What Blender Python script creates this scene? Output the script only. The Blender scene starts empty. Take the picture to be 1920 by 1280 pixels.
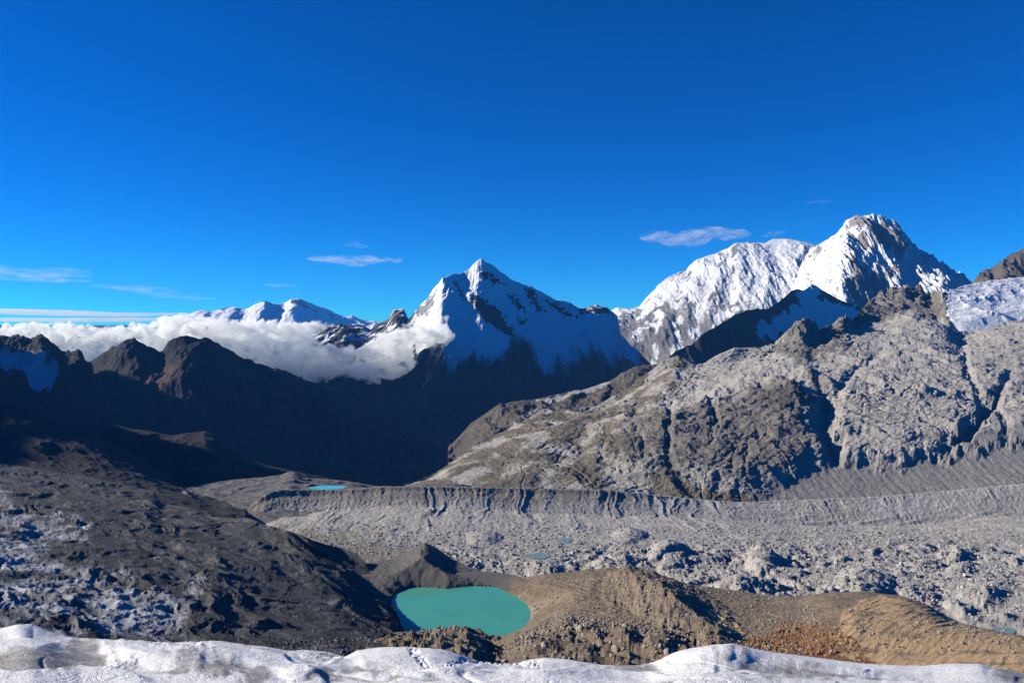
import bpy, math, random
import numpy as np

random.seed(7)
rng = np.random.default_rng(11)
F, HZ, CX = 1400.0, 605.0, 960.0          # focal length and horizon row of the survey photograph (1920 wide)
SUN_AZ, SUN_EL = math.radians(-83), math.radians(24)
scene = bpy.context.scene
col = scene.collection

# ------------------------------------------------------------------ noise
_perm = rng.permutation(256).astype(np.int32)
_perm = np.concatenate([_perm, _perm])
_ga = np.linspace(0, 2 * np.pi, 256, endpoint=False)
_gx, _gy = np.cos(_ga).astype(np.float32), np.sin(_ga).astype(np.float32)

def perlin(x, y, seed=0):
    x = np.asarray(x, np.float64) + seed * 17.37
    y = np.asarray(y, np.float64) - seed * 9.71
    xi, yi = np.floor(x).astype(np.int64), np.floor(y).astype(np.int64)
    xf, yf = (x - xi).astype(np.float32), (y - yi).astype(np.float32)
    xi &= 255; yi &= 255
    u = xf * xf * xf * (xf * (xf * 6 - 15) + 10)
    v = yf * yf * yf * (yf * (yf * 6 - 15) + 10)
    x1 = (xi + 1) & 255; y1 = (yi + 1) & 255
    def g(a, b, dx, dy):
        h = _perm[_perm[a] + b]
        return _gx[h] * dx + _gy[h] * dy
    n00 = g(xi, yi, xf, yf); n10 = g(x1, yi, xf - 1, yf)
    n01 = g(xi, y1, xf, yf - 1); n11 = g(x1, y1, xf - 1, yf - 1)
    a = n00 + u * (n10 - n00); b = n01 + u * (n11 - n01)
    return (a + v * (b - a)) * 1.4

def rot2(x, y):
    return .8 * x - .6 * y + 3.1, .6 * x + .8 * y - 1.7

def fbm(x, y, octv=5, seed=0, gain=.5):
    s = 0; a = 1.0; f = 1.0
    for i in range(octv):
        s = s + a * perlin(x * f, y * f, seed + i)
        a *= gain; f *= 2.03; x, y = rot2(x, y)
    return s

def ridged(x, y, octv=5, seed=0, gain=.5):
    s = 0; a = 1.0; f = 1.0; w = 1.0
    for i in range(octv):
        n = 1 - np.abs(perlin(x * f, y * f, seed + i))
        n = n * n * w
        s = s + a * n
        w = np.clip(n * 1.6, 0, 1)
        a *= gain; f *= 2.07; x, y = rot2(x, y)
    return s - 0.9

def billow(x, y, octv=4, seed=0, gain=.5):
    s = 0; a = 1.0; f = 1.0
    for i in range(octv):
        s = s + a * (np.abs(perlin(x * f, y * f, seed + i)) * 2 - .6)
        a *= gain; f *= 2.05; x, y = rot2(x, y)
    return s

def ledges(v, steep=.35):
    f = v - np.floor(v)
    return sstep(0, steep, f) - f + .25

def cracks(x, y, seed=0, w=.09, octv=2):
    n = fbm(x, y, octv, seed)
    return -np.exp(-(n / w) ** 2)

def sstep(a, b, x):
    t = np.clip((x - a) / (b - a), 0, 1)
    return t * t * (3 - 2 * t)

# ------------------------------------------------------------------ plan geometry helpers
def pdist(X, Y, pts):
    """distance to a polyline, running parameter 0..n-1, and side (+1 = right of travel when y grows downwards)"""
    best = np.full(X.shape, 1e9); tt = np.zeros(X.shape); side = np.ones(X.shape)
    for i in range(len(pts) - 1):
        ax, ay = pts[i][:2]; bx, by = pts[i + 1][:2]
        dx, dy = bx - ax, by - ay
        L = dx * dx + dy * dy + 1e-9
        t = np.clip(((X - ax) * dx + (Y - ay) * dy) / L, 0, 1)
        d = np.hypot(X - ax - t * dx, Y - ay - t * dy)
        m = d < best
        best = np.where(m, d, best); tt = np.where(m, i + t, tt)
        side = np.where(m, np.sign(dx * (Y - ay) - dy * (X - ax)), side)
    return best, tt, side

def inside(X, Y, poly):
    """signed distance to a closed polygon, positive inside"""
    c = np.zeros(X.shape, bool)
    n = len(poly)
    for i in range(n):
        ax, ay = poly[i]; bx, by = poly[(i + 1) % n]
        if ay == by:
            continue
        m = ((ay > Y) != (by > Y)) & (X < (bx - ax) * (Y - ay) / (by - ay) + ax)
        c ^= m
    d, _, _ = pdist(X, Y, list(poly) + [poly[0]])
    return np.where(c, d, -d)

def blur(A, ky, kx):
    B = A
    for ax, k in ((0, ky), (1, kx)):
        pw = [(0, 0), (0, 0)]; pw[ax] = (k // 2 + 1, k // 2)
        P = np.pad(B, pw, mode='edge').cumsum(ax)
        B = (np.take(P, range(k, P.shape[ax]), ax) - np.take(P, range(0, P.shape[ax] - k), ax)) / k
    return B

def unproj(px, py, d):
    return ((px - CX) / F * d, d, -(py - HZ) / F * d)

class Land:
    """A stretch of terrain surveyed as near-to-far contour lines of (column, row, distance), meshed as one sheet."""
    def __init__(s, x0, x1, step, contours, rows, crest=-1, back=((1.06, .55), (1.3, .5)), smooth=10, back_rows=(8, 6), zmin=-1380, hs=15, cs=0):
        s.px = np.arange(x0, x1 + step, step, dtype=float)
        n = len(s.px)
        D, Z = [], []
        for c in contours:
            c = np.array(c, float)
            d = np.interp(s.px, c[:, 0], c[:, 2]); y = np.interp(s.px, c[:, 0], c[:, 1])
            if cs:
                kk = np.ones(int(cs / step) | 1); kk /= kk.size
                d, y = (np.convolve(np.pad(a, kk.size // 2, mode='edge'), kk, 'valid') for a in (d, y))
            D.append(d); Z.append(-(y - HZ) / F * d)
        cr = len(D) - 1
        for k, sl in back:
            d = D[cr] * k
            D.append(d); Z.append(np.maximum(Z[-1] - sl * (d - D[-2]), zmin))
        rows = list(rows) + list(back_rows)
        gd, gz = [D[0][None]], [Z[0][None]]
        fixed = 0
        for i, r in enumerate(rows):
            t = (np.arange(1, r + 1) / r)[:, None]
            # uniform in apparent height when seen, so nearer rows are denser
            gd.append(D[i][None] * (1 - t) + D[i + 1][None] * t)
            gz.append(Z[i][None] * (1 - t) + Z[i + 1][None] * t)
            if i == cr - 1:
                fixed = sum(rows[:i + 1])
        s.crest = fixed
        s.D = np.concatenate(gd); s.Z = np.concatenate(gz)
        keep_d, keep_z = s.D[fixed].copy(), s.Z[fixed].copy()
        for _ in range(smooth):
            for A, K in ((s.D, keep_d), (s.Z, keep_z)):
                A[1:-1] = (A[:-2] + 2 * A[1:-1] + A[2:]) / 4
                A[fixed] = K
        wgt = sstep(0, 1, np.abs(np.arange(s.D.shape[0]) - fixed) / 30.0)[:, None]
        k = int(hs / step) | 1
        for A in (s.D, s.Z):
            B = A
            for _ in range(3):
                P = np.pad(B, ((0, 0), (k // 2 + 1, k // 2)), mode='edge').cumsum(1)
                B = (P[:, k:] - P[:, :-k]) / k
            A += (B - A) * wgt
        s.PX = np.broadcast_to(s.px[None], s.D.shape).copy()
        s.X = (s.PX - CX) / F * s.D
        s.Y = s.D.copy()
        s.PY = HZ - s.Z / s.D * F
        s.k = s.D / F                      # metres per survey pixel
        r = np.arange(s.D.shape[0])
        s.face = np.clip((fixed - r) / 14.0, 0, 1)[:, None] * np.ones(n)[None]   # 0 at the crest, 1 down the face
        s.behind = (r > fixed)[:, None] * np.ones(n)[None]
        s.attrs = {}
    def ridge(s, pts, wl, wr, h, p=1.0, rough=0.0, seed=0, lw=4):
        X, Y = s.PX, s.PY
        if rough:
            q = 1 / (rough * lw)
            X = X + rough * fbm(s.PX * q, s.PY * q, 3, seed + 40); Y = Y + rough * fbm(s.PX * q + 31, s.PY * q, 3, seed + 41)
        d, t, sd = pdist(X, Y, pts)
        hh = np.interp(t, np.linspace(0, len(pts) - 1, len(h)), h)
        w = np.where(sd > 0, wr, wl)
        s.Z += s.k * hh * np.clip(1 - d / w, 0, 1) ** p * (1 - s.behind)
    def bump(s, x, y, rx, ry, h, p=1.5):
        q = ((s.PX - x) / rx) ** 2 + ((s.PY - y) / ry) ** 2
        s.Z += s.k * h * np.clip(1 - q, 0, 1) ** p * (1 - s.behind)
    def mask(s, poly, soft=6, rough=0, seed=0, freq=.05, octv=4):
        X, Y = s.PX, s.PY
        d = inside(X, Y, poly)
        if rough:
            d = d + rough * fbm(X * freq, Y * freq, octv, seed + 70)
        return sstep(-soft, soft, d)
    def build(s, name, mat, label=None, cat=None, kind='structure', group=None, floor=None):
        floor = min(-520, float(s.Z.min()) - 30) if floor is None else floor
        n, m = s.D.shape
        co = np.stack([s.X, s.Y, s.Z], -1).reshape(-1, 3).astype(np.float32)
        idx = np.arange(n * m, dtype=np.int32).reshape(n, m)
        q = np.stack([idx[:-1, :-1], idx[:-1, 1:], idx[1:, 1:], idx[1:, :-1]], -1).reshape(-1, 4)
        # close the block: sides and base, so that it is solid earth rather than a shell
        rim = np.concatenate([idx[0, :], idx[1:, -1], idx[-1, -2::-1], idx[-2:0:-1, 0]])
        low = co[rim].copy(); low[:, 2] = floor
        lo = len(co) + np.arange(len(rim), dtype=np.int32)
        r2, l2 = np.roll(rim, -1), np.roll(lo, -1)
        side = np.stack([rim, lo, l2, r2], -1)
        far = low.mean(0, keepdims=True)
        c = np.full(len(rim) // 2, len(co) + len(rim), np.int32)
        h = len(rim) // 2 * 2
        base = np.stack([c, lo[0:h:2], lo[1:h:2], np.roll(lo, -2)[0:h:2]], -1)
        co = np.concatenate([co, low, far])
        at = {k: np.concatenate([np.asarray(v, np.float32).ravel(), np.zeros(len(rim) + 1, np.float32)]) for k, v in s.attrs.items()}
        return mesh_object(name, co, np.concatenate([q, side, base]), mat, at, label, cat, kind, group)

def tag(o, label=None, cat=None, kind=None, group=None):
    for k, v in (('label', label), ('category', cat), ('kind', kind), ('group', group)):
        if v:
            o[k] = v
    return o

def mesh_object(name, co, faces, mat, attrs=None, label=None, cat=None, kind=None, group=None, smooth=True, link=True):
    me = bpy.data.meshes.new(name)
    faces = np.asarray(faces, np.int32)
    k = faces.shape[1]
    me.vertices.add(len(co)); me.vertices.foreach_set('co', np.asarray(co, np.float32).ravel())
    me.loops.add(faces.size); me.loops.foreach_set('vertex_index', faces.ravel())
    me.polygons.add(len(faces))
    me.polygons.foreach_set('loop_start', np.arange(0, faces.size, k, dtype=np.int32))
    me.polygons.foreach_set('use_smooth', np.full(len(faces), smooth))
    for an, av in (attrs or {}).items():
        a = me.attributes.new(an, 'FLOAT', 'POINT')
        a.data.foreach_set('value', np.asarray(av, np.float32).ravel())
    me.update(); me.validate()
    if mat:
        me.materials.append(mat)
    o = bpy.data.objects.new(name, me)
    if link:
        col.objects.link(o)
    return tag(o, label, cat, kind, group)

# ------------------------------------------------------------------ materials
class N:
    def __init__(s, name, volume=False):
        s.m = bpy.data.materials.new(name); s.m.use_nodes = True
        s.t = s.m.node_tree
        for n in list(s.t.nodes):
            s.t.nodes.remove(n)
        s.out = s.t.nodes.new('ShaderNodeOutputMaterial')
    def n(s, typ, ins=None, **kw):
        nd = s.t.nodes.new('ShaderNode' + typ)
        for k, v in kw.items():
            setattr(nd, k, v)
        for k, v in (ins or {}).items():
            s.set(nd.inputs[k], v)
        return nd
    def set(s, sock, v):
        if hasattr(v, 'is_output') or isinstance(v, bpy.types.NodeSocket):
            s.t.links.new(v, sock)
        else:
            sock.default_value = v
    def noise(s, vec, scale, detail=5, rough=.55, dist=0.0, typ='FBM'):
        nd = s.n('TexNoise', {'Vector': vec, 'Scale': scale, 'Detail': detail, 'Roughness': rough, 'Distortion': dist})
        nd.noise_type = typ
        return nd.outputs[0]
    def mapr(s, v, a, b, c=0.0, d=1.0, smooth=True):
        nd = s.n('MapRange', {'Value': v, 'From Min': a, 'From Max': b, 'To Min': c, 'To Max': d})
        if smooth:
            nd.interpolation_type = 'SMOOTHSTEP'
        return nd.outputs[0]
    def math(s, op, a, b=0.0, clamp=False):
        nd = s.n('Math', operation=op); nd.use_clamp = clamp
        s.set(nd.inputs[0], a); s.set(nd.inputs[1], b)
        return nd.outputs[0]
    def mix(s, f, a, b, mode='MIX'):
        nd = s.n('Mix', data_type='RGBA', blend_type=mode)
        s.set(nd.inputs[0], f)
        for i, v in ((6, a), (7, b)):
            s.set(nd.inputs[i], v if not isinstance(v, tuple) else (*v, 1.0))
        return nd.outputs[2]
    def ramp(s, f, stops):
        nd = s.n('ValToRGB', {'Fac': f})
        cr = nd.color_ramp
        while len(cr.elements) < len(stops):
            cr.elements.new(.5)
        for e, (p, c) in zip(cr.elements, stops):
            e.position = p; e.color = (*c, 1)
        return nd.outputs[0]
    def attr(s, name):
        return s.n('Attribute', attribute_name=name).outputs['Fac']

def land_material(name, rock, scale, bump, tint=None, tint2=None, flat=None, flat_range=(.72, .9), snow=False, snow_col=(.76, .78, .81),
                  fine=None, stretch=None, snow_soft=.08, dark=None, rough=.92, speck=0.0, spec=.15, bump_snow=.35, dirt=None):
    """rock: dark, mid, light colours; scale: texture size in metres; flat: colour gathered on gentle ground; snow: blends by the 'snow' attribute"""
    s = N(name)
    pos = s.n('TexCoord').outputs['Object']
    if stretch:
        rv = s.n('VectorRotate', {'Vector': pos, 'Angle': stretch[0]}, rotation_type='Z_AXIS').outputs[0]
        pos = s.n('Mapping', {'Vector': rv, 'Scale': stretch[1]}).outputs[0]
    big = s.noise(pos, 1 / scale, 6, .62, .4)
    med = s.noise(pos, 6.3 / scale, 6, .66, .3)
    fin = s.noise(pos, 31 / scale, 5, .7)
    v = s.math('ADD', s.math('MULTIPLY', big, .42), s.math('ADD', s.math('MULTIPLY', med, .33), s.math('MULTIPLY', fin, .25)))
    c = s.ramp(v, [(.34, rock[0]), (.5, rock[1]), (.64, rock[2])])
    nz = s.n('SeparateXYZ', {'Vector': s.n('NewGeometry').outputs['Normal']}).outputs[2]
    if flat:
        f = s.mapr(s.math('ADD', nz, s.math('MULTIPLY', s.math('SUBTRACT', med, .5), .35)), *flat_range)
        c = s.mix(s.math('MULTIPLY', f, .85), c, flat)
    if tint:
        f = s.math('MULTIPLY', s.attr('tint'), 1.0)
        f = s.mapr(s.math('ADD', f, s.math('MULTIPLY', s.math('SUBTRACT', med, .5), .6)), .25, .75)
        tc = s.mix(s.mapr(fin, .3, .7), tuple(x * .72 for x in tint), tuple(min(1, x * 1.22) for x in tint))
        c = s.mix(f, c, tc)
    if tint2:
        f = s.mapr(s.math('ADD', s.attr('tint2'), s.math('MULTIPLY', s.math('SUBTRACT', med, .5), .7)), .3, .7)
        tc = s.mix(s.mapr(fin, .3, .7), tuple(x * .65 for x in tint2), tuple(min(1, x * 1.3) for x in tint2))
        c = s.mix(f, c, tc)
    if speck:
        vo = s.n('TexVoronoi', {'Vector': pos, 'Scale': 60 / scale, 'Randomness': 1.0})
        g = s.n('SeparateColor', {'Color': vo.outputs['Color']}).outputs[0]
        c = s.mix(speck, c, s.mix(g, (.35, .35, .35), (1.5, 1.5, 1.5)), 'MULTIPLY')
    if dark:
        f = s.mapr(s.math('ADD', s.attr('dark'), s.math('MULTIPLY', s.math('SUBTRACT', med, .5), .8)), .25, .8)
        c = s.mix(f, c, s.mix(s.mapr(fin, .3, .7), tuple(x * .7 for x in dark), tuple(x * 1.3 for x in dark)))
    ck = s.noise(pos, 9 / scale, 3, .5, .8)
    ck = s.mapr(s.math('ABSOLUTE', s.math('SUBTRACT', ck, .5)), 0, .05)
    ck2 = s.noise(pos, 24 / scale, 3, .5, .8)
    ck2 = s.mapr(s.math('ABSOLUTE', s.math('SUBTRACT', ck2, .5)), 0, .06)
    h = s.math('ADD', s.math('MULTIPLY', big, .25), s.math('ADD', s.math('MULTIPLY', med, .45), s.math('MULTIPLY', fin, .3)))
    h = s.math('ADD', h, s.math('ADD', s.math('MULTIPLY', ck, .16), s.math('MULTIPLY', ck2, .08)))
    bstr = 1.0
    if snow:
        f = s.math('ADD', s.attr('snow'), s.math('MULTIPLY', s.math('SUBTRACT', med, .5), .7))
        f = s.math('ADD', f, s.math('MULTIPLY', s.math('SUBTRACT', fin, .5), .45))
        f = s.mapr(f, .5 - snow_soft, .5 + snow_soft)
        sc = snow_col
        if dirt:
            df = s.mapr(s.math('ADD', s.attr('dirt'), s.math('MULTIPLY', s.math('SUBTRACT', big, .5), .5)), .2, .85)
            sc = s.mix(df, snow_col, s.mix(s.mapr(med, .3, .7), tuple(x * .6 for x in dirt), dirt))
        c = s.mix(f, c, sc)
        bstr = s.mapr(f, 0, 1, 1.0, bump_snow, False)
    bn = s.n('Bump', {'Height': h, 'Distance': bump, 'Strength': bstr})
    p = s.n('BsdfPrincipled', {'Base Color': c, 'Roughness': rough, 'Specular IOR Level': spec, 'Normal': bn.outputs[0]})
    s.t.links.new(p.outputs[0], s.out.inputs[0])
    return s.m

# ------------------------------------------------------------------ camera, sun, sky
cam = bpy.data.cameras.new('camera')
cam.sensor_width = 36; cam.lens = 36 * F / 1920
cam.shift_y = -(640 - HZ) / 1920
cam.clip_start = .5; cam.clip_end = 900000
co_ = bpy.data.objects.new('camera', cam); col.objects.link(co_)
co_.rotation_euler = (math.radians(90), 0, 0)
scene.camera = co_

sd = bpy.data.lights.new('sun', 'SUN'); sd.energy = 5.0; sd.angle = math.radians(.53); sd.color = (1.0, .92, .77)
so = bpy.data.objects.new('sun', sd); col.objects.link(so)
so.rotation_euler = (math.pi / 2 - SUN_EL, 0, math.pi - SUN_AZ)

w = bpy.data.worlds.new('World'); scene.world = w; w.use_nodes = True
nt = w.node_tree
bg = nt.nodes['Background']
sky = nt.nodes.new('ShaderNodeTexSky'); sky.sky_type = 'NISHITA'; sky.sun_disc = False
sky.sun_elevation = SUN_EL; sky.sun_rotation = SUN_AZ; sky.altitude = 4800
sky.air_density = 1.0; sky.dust_density = 0.35; sky.ozone_density = 2.5
hs = nt.nodes.new('ShaderNodeHueSaturation'); hs.inputs['Saturation'].default_value = 1.38; hs.inputs['Value'].default_value = 1.0
tone = nt.nodes.new('ShaderNodeMix'); tone.data_type = 'RGBA'; tone.blend_type = 'MULTIPLY'; tone.inputs[0].default_value = 1.0
tone.inputs[7].default_value = (.085, .68, 1.0, 1)        # thin high altitude air: very little red scattered
nt.links.new(sky.outputs[0], hs.inputs['Color']); nt.links.new(hs.outputs[0], tone.inputs[6]); nt.links.new(tone.outputs[2], bg.inputs['Color'])
bg.inputs['Strength'].default_value = .095

scene.view_settings.view_transform = 'Standard'; scene.view_settings.look = 'None'
scene.view_settings.gamma = 1.0; scene.view_settings.exposure = 0.62
scene.cycles.use_denoising = True
scene.cycles.volume_bounces = 32
scene.cycles.max_bounces = 34
scene.cycles.diffuse_bounces = 0

# ------------------------------------------------------------------ ground to the horizon
m_ground = land_material('lowland', ((.03, .035, .035), (.05, .055, .05), (.09, .09, .08)), 4000, 60)
g = np.linspace(0, 2 * np.pi, 97)[:-1]
gco = [(0, 0, -1650)]; gf = []
rad = [3000, 9000, 27000, 80000, 240000, 600000]
for r in rad:
    gco += [(r * math.cos(a), r * math.sin(a), -1650) for a in g]
for i in range(96):
    j = (i + 1) % 96
    gf.append((0, 1 + i, 1 + j, 1 + j))
gq = []
for k in range(len(rad) - 1):
    for i in range(96):
        j = (i + 1) % 96
        gq.append((1 + k * 96 + i, 1 + k * 96 + 96 + i, 1 + k * 96 + 96 + j, 1 + k * 96 + j))
# the innermost disc is hidden under the massif: close it with quads too
for i in range(0, 96, 2):
    gq.append((0, 1 + i, 1 + (i + 1) % 96, 1 + (i + 2) % 96))
mesh_object('ground', gco, gq, m_ground, None, 'dim lowland stretching to the horizon beneath the cloud', 'ground', 'structure')

# ================================================================== LAND
# ---------------- far left massif
L = Land(330, 780, 1.0, [
    [(330, 640, 25000), (780, 640, 25000)],
    [(330, 600, 28000), (372, 582, 28000), (383, 581, 28000), (398, 584, 28000), (412, 579, 28000), (438, 575, 28000), (460, 581, 28000), (478, 572, 27600),
     (496, 563, 27400), (511, 570, 27800), (533, 568, 28200), (547, 560, 28000), (562, 561, 28200), (580, 568, 28500), (598, 575, 28800), (627, 586, 29200),
     (649, 594, 29500), (660, 590, 29500), (678, 599, 29800), (700, 602, 30000), (780, 606, 30000)]], (90,), back=((1.03, .6), (1.1, .4)), smooth=2)
L.ridge([(496, 563), (500, 580), (478, 610)], 22, 26, [0, 7, 8])
L.ridge([(551, 560), (553, 580), (535, 612)], 22, 30, [0, 8, 8])
L.ridge([(440, 575), (436, 590), (425, 612)], 18, 18, [0, 5, 5])
L.ridge([(600, 576), (610, 590), (620, 615)], 18, 18, [0, 5, 5])
L.Z += 160 * ridged(L.X / 1500, L.Y / 2600, 5, 3) * (.25 + .75 * L.face)
L.attrs['snow'] = np.clip(1.0 - sstep(.15, .7, fbm(L.X / 900, L.Y / 900, 4, 9)) * .75, 0, 1)
rock_far = ((.05, .055, .06), (.09, .09, .095), (.16, .155, .15))
m_far = land_material('far_snow_rock', rock_far, 900, 50, snow=True)
L.build('mountain', m_far, 'far snowy massif with twin tops rising out of the cloud bank', 'mountain')

# ---------------- broad snow massif (right)
L = Land(1110, 1720, .9, [
    [(1110, 760, 10000), (1720, 760, 8800)],
    [(1110, 640, 11500), (1200, 640, 11300), (1400, 600, 10600), (1720, 590, 9600)],
    [(1110, 600, 14000), (1140, 585, 14000), (1158, 576, 13800), (1180, 579, 13600), (1198, 577, 13500), (1213, 557, 13300), (1235, 536, 13100), (1249, 524, 13000), (1275, 509, 12800),
     (1286, 508, 12700), (1308, 486, 12500), (1340, 475, 12400), (1366, 466, 12300), (1380, 455, 12200), (1402, 453, 12200), (1435, 455, 12100),
     (1450, 447, 12100), (1475, 447, 12000), (1501, 453, 11900), (1530, 460, 11800), (1600, 500, 11500), (1720, 540, 11500)]], (60, 230), smooth=6)
for pts, wl, wr, h in [
    ([(1275, 509), (1262, 545), (1240, 590), (1235, 630)], 40, 30, [0, 14, 16, 12]),
    ([(1308, 486), (1300, 530), (1285, 570), (1290, 620)], 26, 20, [0, 12, 14, 10]),
    ([(1345, 474), (1350, 510), (1335, 560), (1330, 610)], 30, 22, [0, 13, 14, 10]),
    ([(1380, 456), (1385, 500), (1395, 540), (1370, 590)], 30, 20, [0, 9, 12, 10]),
    ([(1440, 455), (1430, 500), (1440, 540), (1420, 590)], 34, 26, [0, 8, 10, 8]),
    ([(1490, 452), (1480, 490), (1490, 530)], 34, 26, [0, 7, 6]),
    ([(1225, 545), (1205, 600), (1195, 650)], 22, 20, [0, 8, 8])]:
    L.ridge(pts, wl, wr, [v * .75 for v in h], 1.0, 10, 5)
L.Z += L.face * (62 * ridged(L.X / 620, L.Y / 1300, 6, 21, .5) + 11 * ridged((L.X + 14 * fbm(L.X / 300, L.Y / 300, 2, 25)) / 110, L.Y / 900, 5, 23, .62) * sstep(455, 500, L.PY + 0 * L.X) + 9 * fbm(L.X / 60, L.Y / 60, 4, 26))
L.Z += (1 - L.face) * 14 * fbm(L.X / 260, L.Y / 260, 4, 24)
lowrock = sstep(560, 640, L.PY + 30 * fbm(L.PX * .03, L.PY * .03, 4, 8)) * (1 - sstep(1430, 1490, L.PX))
leftrock = sstep(-10, 30, (470 + (1400 - L.PX) * .62) - L.PY) * (1 - sstep(1330, 1420, L.PX)) * 0
rk = np.clip(.45 * lowrock + .46 * sstep(-.1, .5, ridged(L.X / 300, L.Y / 900, 6, 33, .6)) * (1 - sstep(1390, 1470, L.PX)) + .3 * sstep(.2, .6, fbm(L.X / 200, L.Y / 200, 5, 34)) * (1 - sstep(1440, 1500, L.PX)), 0, 1)
L.attrs['snow'] = np.clip(1.02 - rk, 0, 1)
m_massif = land_material('snow_massif', ((.10, .095, .09), (.2, .19, .18), (.32, .3, .28)), 300, 20, snow=True, snow_soft=.16, snow_col=(.60, .62, .65))
L.build('mountain', m_massif, 'broad snow covered massif with a rounded icy top, under the streaked lens cloud', 'mountain')

# ---------------- steep right hand peak
L = Land(1470, 1900, .7, [
    [(1470, 690, 7600), (1900, 690, 7600)],
    [(1470, 600, 9400), (1579, 590, 8300), (1660, 570, 8500), (1760, 570, 8300), (1900, 580, 9000)],
    [(1470, 560, 11800), (1500, 505, 11400), (1510, 485, 11200), (1530, 463, 10700), (1545, 455, 10400), (1563, 447, 10200), (1579, 431, 10000), (1585, 418, 10000), (1599, 409, 9950), (1621, 405, 9900), (1632, 404, 9900),
     (1658, 409, 9850), (1676, 415, 9800), (1687, 424, 9800), (1694, 440, 9800), (1709, 457, 9850), (1723, 471, 9900), (1742, 480, 9800), (1753, 493, 9800), (1767, 508, 9950),
     (1782, 517, 10100), (1796, 524, 10300), (1809, 531, 10400), (1830, 540, 10600), (1900, 560, 11000)]], (50, 260), smooth=5)
for pts, wl, wr, h in [
    ([(1580, 450), (1574, 478), (1577, 520), (1580, 575), (1575, 600)], 60, 48, [6, 22, 28, 24, 10]),
    ([(1632, 410), (1630, 440), (1650, 480)], 26, 24, [0, 10, 4]),
    ([(1676, 418), (1688, 450), (1692, 480), (1710, 525)], 30, 24, [2, 12, 14, 8]),
    ([(1746, 484), (1758, 515), (1772, 550)], 60, 40, [4, 20, 24]),
    ([(1650, 505), (1668, 530), (1690, 550)], 30, 30, [4, 10, 8]),
    ([(1523, 470), (1512, 510), (1503, 545)], 16, 24, [4, 8, 10]),
    ([(1555, 480), (1545, 530), (1548, 560)], 12, 10, [0, 7, 6])]:
    L.ridge(pts, wl, wr, h, 1.0, 6, 9)
L.Z += L.face * (62 * ridged(L.X / 420, L.Y / 1000, 6, 41, .58) + 24 * ridged((L.X + 10 * fbm(L.X / 200, L.Y / 200, 2, 45)) / 70, L.Y / 600, 5, 43, .66) + 8 * fbm(L.X / 50, L.Y / 50, 4, 48))
L.Z += (1 - L.face) * 16 * fbm(L.X / 150, L.Y / 150, 4, 44)
rockband = L.mask([(1500, 500), (1560, 446), (1590, 412), (1640, 412), (1690, 430), (1700, 470), (1695, 530), (1655, 535), (1640, 480), (1610, 455), (1585, 448), (1540, 470), (1512, 500)], 10, 14, 3, .06)
rk = .66 * rockband * (.35 + .65 * sstep(-.35, .3, fbm(L.X / 260, L.Y / 500, 5, 46)))
summit = sstep(0, 9, L.PY - np.interp(L.PX, L.px, L.PY[L.crest])[...])
rk = rk * (.15 + .85 * summit)
rk = rk + .55 * L.mask([(1585, 560), (1600, 500), (1660, 520), (1665, 590), (1590, 600)], 10, 12, 5, .06)
L.attrs['snow'] = np.clip(1.02 - rk - .42 * sstep(.05, .7, ridged(L.X / 240, L.Y / 700, 6, 47, .6)), 0, 1)
m_peak = land_material('snow_peak_rock', ((.16, .138, .122), (.27, .235, .21), (.40, .35, .31)), 220, 18, snow=True, snow_soft=.16, snow_col=(.58, .60, .63))
L.build('mountain', m_peak, 'highest steep peak with a blunt rocky snow capped top and fluted snow faces', 'mountain')

# ---------------- dark ridge in front of the right peaks
L = Land(1130, 1720, 1.0, [
    [(1130, 780, 5250), (1300, 760, 5650), (1417, 730, 6200), (1560, 690, 6950), (1720, 680, 7300)],
    [(1130, 735, 5600), (1220, 694, 5800), (1267, 658, 5950), (1297, 646, 6050), (1326, 621, 6200), (1359, 602, 6350), (1384, 587, 6500), (1417, 579, 6700), (1439, 579, 6820),
     (1461, 566, 6950), (1483, 546, 7150), (1494, 543, 7250), (1506, 545, 7300), (1523, 534, 7400), (1536, 541, 7500), (1550, 550, 7600), (1580, 566, 7700), (1620, 576, 7800), (1720, 590, 8000)]], (170,), smooth=3, back=((1.06, .7), (1.2, .4)))
L.ridge([(1360, 602), (1352, 640), (1365, 690)], 30, 40, [0, 10, 14], 1, 6)
L.ridge([(1300, 646), (1290, 670), (1300, 710)], 24, 24, [0, 8, 10], 1, 6)
L.ridge([(1523, 534), (1535, 565), (1560, 610)], 30, 30, [0, 3, 6], 1, 6)
L.Z += (.25 + .75 * L.face) * (46 * ridged(L.X / 300, L.Y / 500, 6, 51, .55))
sn = np.maximum(L.mask([(1420, 612), (1450, 596), (1490, 590), (1510, 600), (1470, 632), (1430, 640)], 8, 10, 6, .06), L.mask([(1480, 575), (1530, 560), (1600, 580), (1640, 590), (1620, 612), (1560, 620), (1520, 640), (1490, 610)], 8, 10, 7, .06))
sn = np.maximum(sn, .8 * L.mask([(1490, 555), (1520, 530), (1540, 550), (1530, 570), (1500, 572)], 5, 8, 8, .1))
L.attrs['snow'] = sn * .95
rock_dark = ((.035, .035, .036), (.065, .063, .06), (.12, .11, .10))
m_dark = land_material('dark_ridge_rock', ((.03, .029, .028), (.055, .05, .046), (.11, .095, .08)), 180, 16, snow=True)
L.build('ridge', m_dark, 'dark shaded rock ridge with snow pockets in front of the high peaks', 'ridge', 'structure')

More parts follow.
